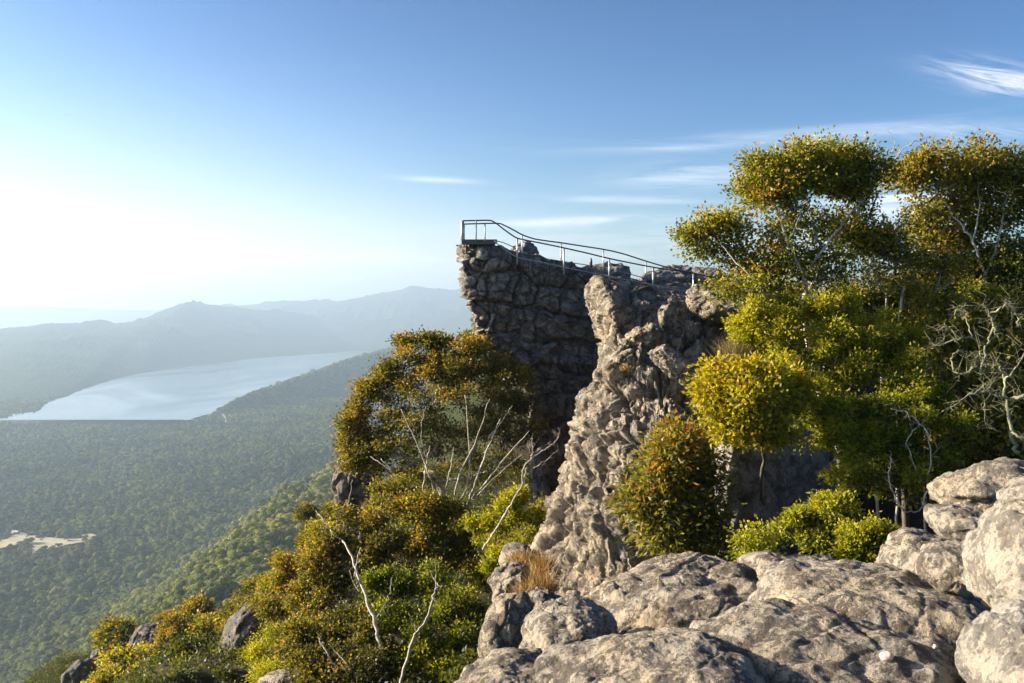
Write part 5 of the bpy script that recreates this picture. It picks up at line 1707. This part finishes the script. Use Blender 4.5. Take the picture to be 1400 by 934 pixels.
# ------------------------------------------------------------------ sky, sun
def build_world():
    w = bpy.data.worlds.new('World')
    sc.world = w
    w.use_nodes = True
    b = NB(w.node_tree)
    b.N.clear()
    out = b.node('ShaderNodeOutputWorld')
    bg = b.node('ShaderNodeBackground')
    sky = b.node('ShaderNodeTexSky', sky_type='NISHITA')
    sky.sun_disc = False
    sky.sun_elevation = SUN_EL
    sky.sun_rotation = SUN_AZ
    sky.altitude = 1500
    sky.air_density = 1.0
    sky.dust_density = 4.6
    sky.ozone_density = 2.5
    tc = b.node('ShaderNodeTexCoord').outputs['Generated']
    sx = b.node('ShaderNodeSeparateXYZ')
    b.put(sx.inputs[0], tc)
    az = b.math('ARCTAN2', sx.outputs[0], sx.outputs[1])
    el = b.math('ARCSINE', sx.outputs[2])
    co = b.node('ShaderNodeCombineXYZ')
    b.put(co.inputs[0], az)
    b.put(co.inputs[1], el)
    streak = b.noise(b.vscale(co.outputs[0], (5, 55, 1)), 1.0, 6, .62, .5)
    rt = b.node('ShaderNodeVectorRotate', rotation_type='Z_AXIS')
    b.put(rt.inputs['Vector'], co.outputs[0])
    rt.inputs['Angle'].default_value = .30
    wisp = b.noise(b.vscale(rt.outputs[0], (14, 120, 1)), 1.0, 8, .66, .9)

    def mask(px, py, sxp, syp, slope=0.0):
        a0 = math.atan((px - 700) / F)
        e0 = math.atan((HORIZON - py) / F) * math.cos(a0)
        da = b.math('DIVIDE', b.math('SUBTRACT', az, a0), sxp / F)
        dl2 = b.math('SUBTRACT', b.math('SUBTRACT', el, e0), b.math('MULTIPLY', b.math('SUBTRACT', az, a0), slope))
        de = b.math('DIVIDE', dl2, syp / F)
        r = b.math('ADD', b.math('MULTIPLY', da, da), b.math('MULTIPLY', de, de))
        return b.math('POWER', 2.718, b.math('MULTIPLY', r, -1.0))
    tot = None
    for (px, py, sx_, sy_, slope, amt, tex) in [
        (1350, 104, 60, 15, -.22, 1.0, wisp), (1385, 118, 45, 10, -.1, .8, wisp), (600, 247, 55, 4, -.05, .55, streak), (950, 240, 95, 16, .03, .9, streak), (830, 301, 150, 6, .04, .95, streak), (830, 274, 130, 5, -.03, .5, streak),
        (1225, 272, 110, 26, .05, 1.6, streak), (1100, 186, 260, 10, .03, .55, streak), (930, 203, 60, 5, .0, .35, streak), (1330, 185, 90, 12, -.05, .5, wisp), (900, 330, 200, 22, 0, .45, streak), (560, 355, 250, 12, 0, .3, streak), (1180, 330, 200, 22, 0, .6, streak)]:
        t = b.math('MULTIPLY', mask(px, py, sx_, sy_, slope), b.math('MULTIPLY', b.step(tex, .34, .68), amt))
        tot = t if tot is None else b.math('ADD', tot, t)
    # broad thin veil low in the sky towards the sun
    veil = b.math('ADD', b.math('MULTIPLY', mask(-150, 340, 560, 170), .55), b.math('MULTIPLY', mask(420, 370, 560, 80), .40))
    tot = b.math('MINIMUM', b.math('ADD', b.math('MULTIPLY', tot, .70), veil), .88)
    gm = b.node('ShaderNodeGamma')
    b.put(gm.inputs['Color'], sky.outputs[0])
    gm.inputs['Gamma'].default_value = 1.68
    col = b.mix(tot, b.mix(1.0, gm.outputs[0], (.48, .52, .50), 'MULTIPLY'), (9.5, 9.7, 10.2))
    b.put(bg.inputs['Color'], col)
    bg.inputs['Strength'].default_value = .06
    b.L.new(bg.outputs[0], out.inputs['Surface'])


build_world()

sun = bpy.data.lights.new('sun', 'SUN')
sun.energy = 5.0
sun.angle = math.radians(.55)
sun.color = (1.0, .85, .66)
so = bpy.data.objects.new('sun', sun)
COL.objects.link(so)
sd = np.array((math.sin(SUN_AZ) * math.cos(SUN_EL), math.cos(SUN_AZ) * math.cos(SUN_EL), math.sin(SUN_EL)))
import mathutils
so.rotation_euler = mathutils.Vector(sd).to_track_quat('Z', 'Y').to_euler()

# ------------------------------------------------------------------ camera and render settings
cam = bpy.data.cameras.new('camera')
cam.sensor_width = 36
cam.lens = 36 * F / 1400.0
cam.clip_start = .1
cam.clip_end = 60000
cob = bpy.data.objects.new('camera', cam)
COL.objects.link(cob)
cob.location = (0, 0, 0)
cob.rotation_euler = (math.pi / 2 - PITCH, 0, 0)
sc.camera = cob

sc.view_settings.view_transform = 'Standard'
sc.view_settings.look = 'None'
sc.view_settings.exposure = 1.25
sc.view_settings.gamma = 1.0
sc.view_settings.use_curve_mapping = False
sc.render.engine = 'CYCLES'
cy = sc.cycles
cy.use_denoising = True
try:
    cy.denoiser = 'OPENIMAGEDENOISE'
except Exception:
    pass
cy.max_bounces = 6
cy.diffuse_bounces = 3
cy.glossy_bounces = 2
cy.transmission_bounces = 4
cy.volume_bounces = 1
cy.transparent_max_bounces = 8
cy.sample_clamp_indirect = 6
cy.caustics_reflective = False
cy.caustics_refractive = False
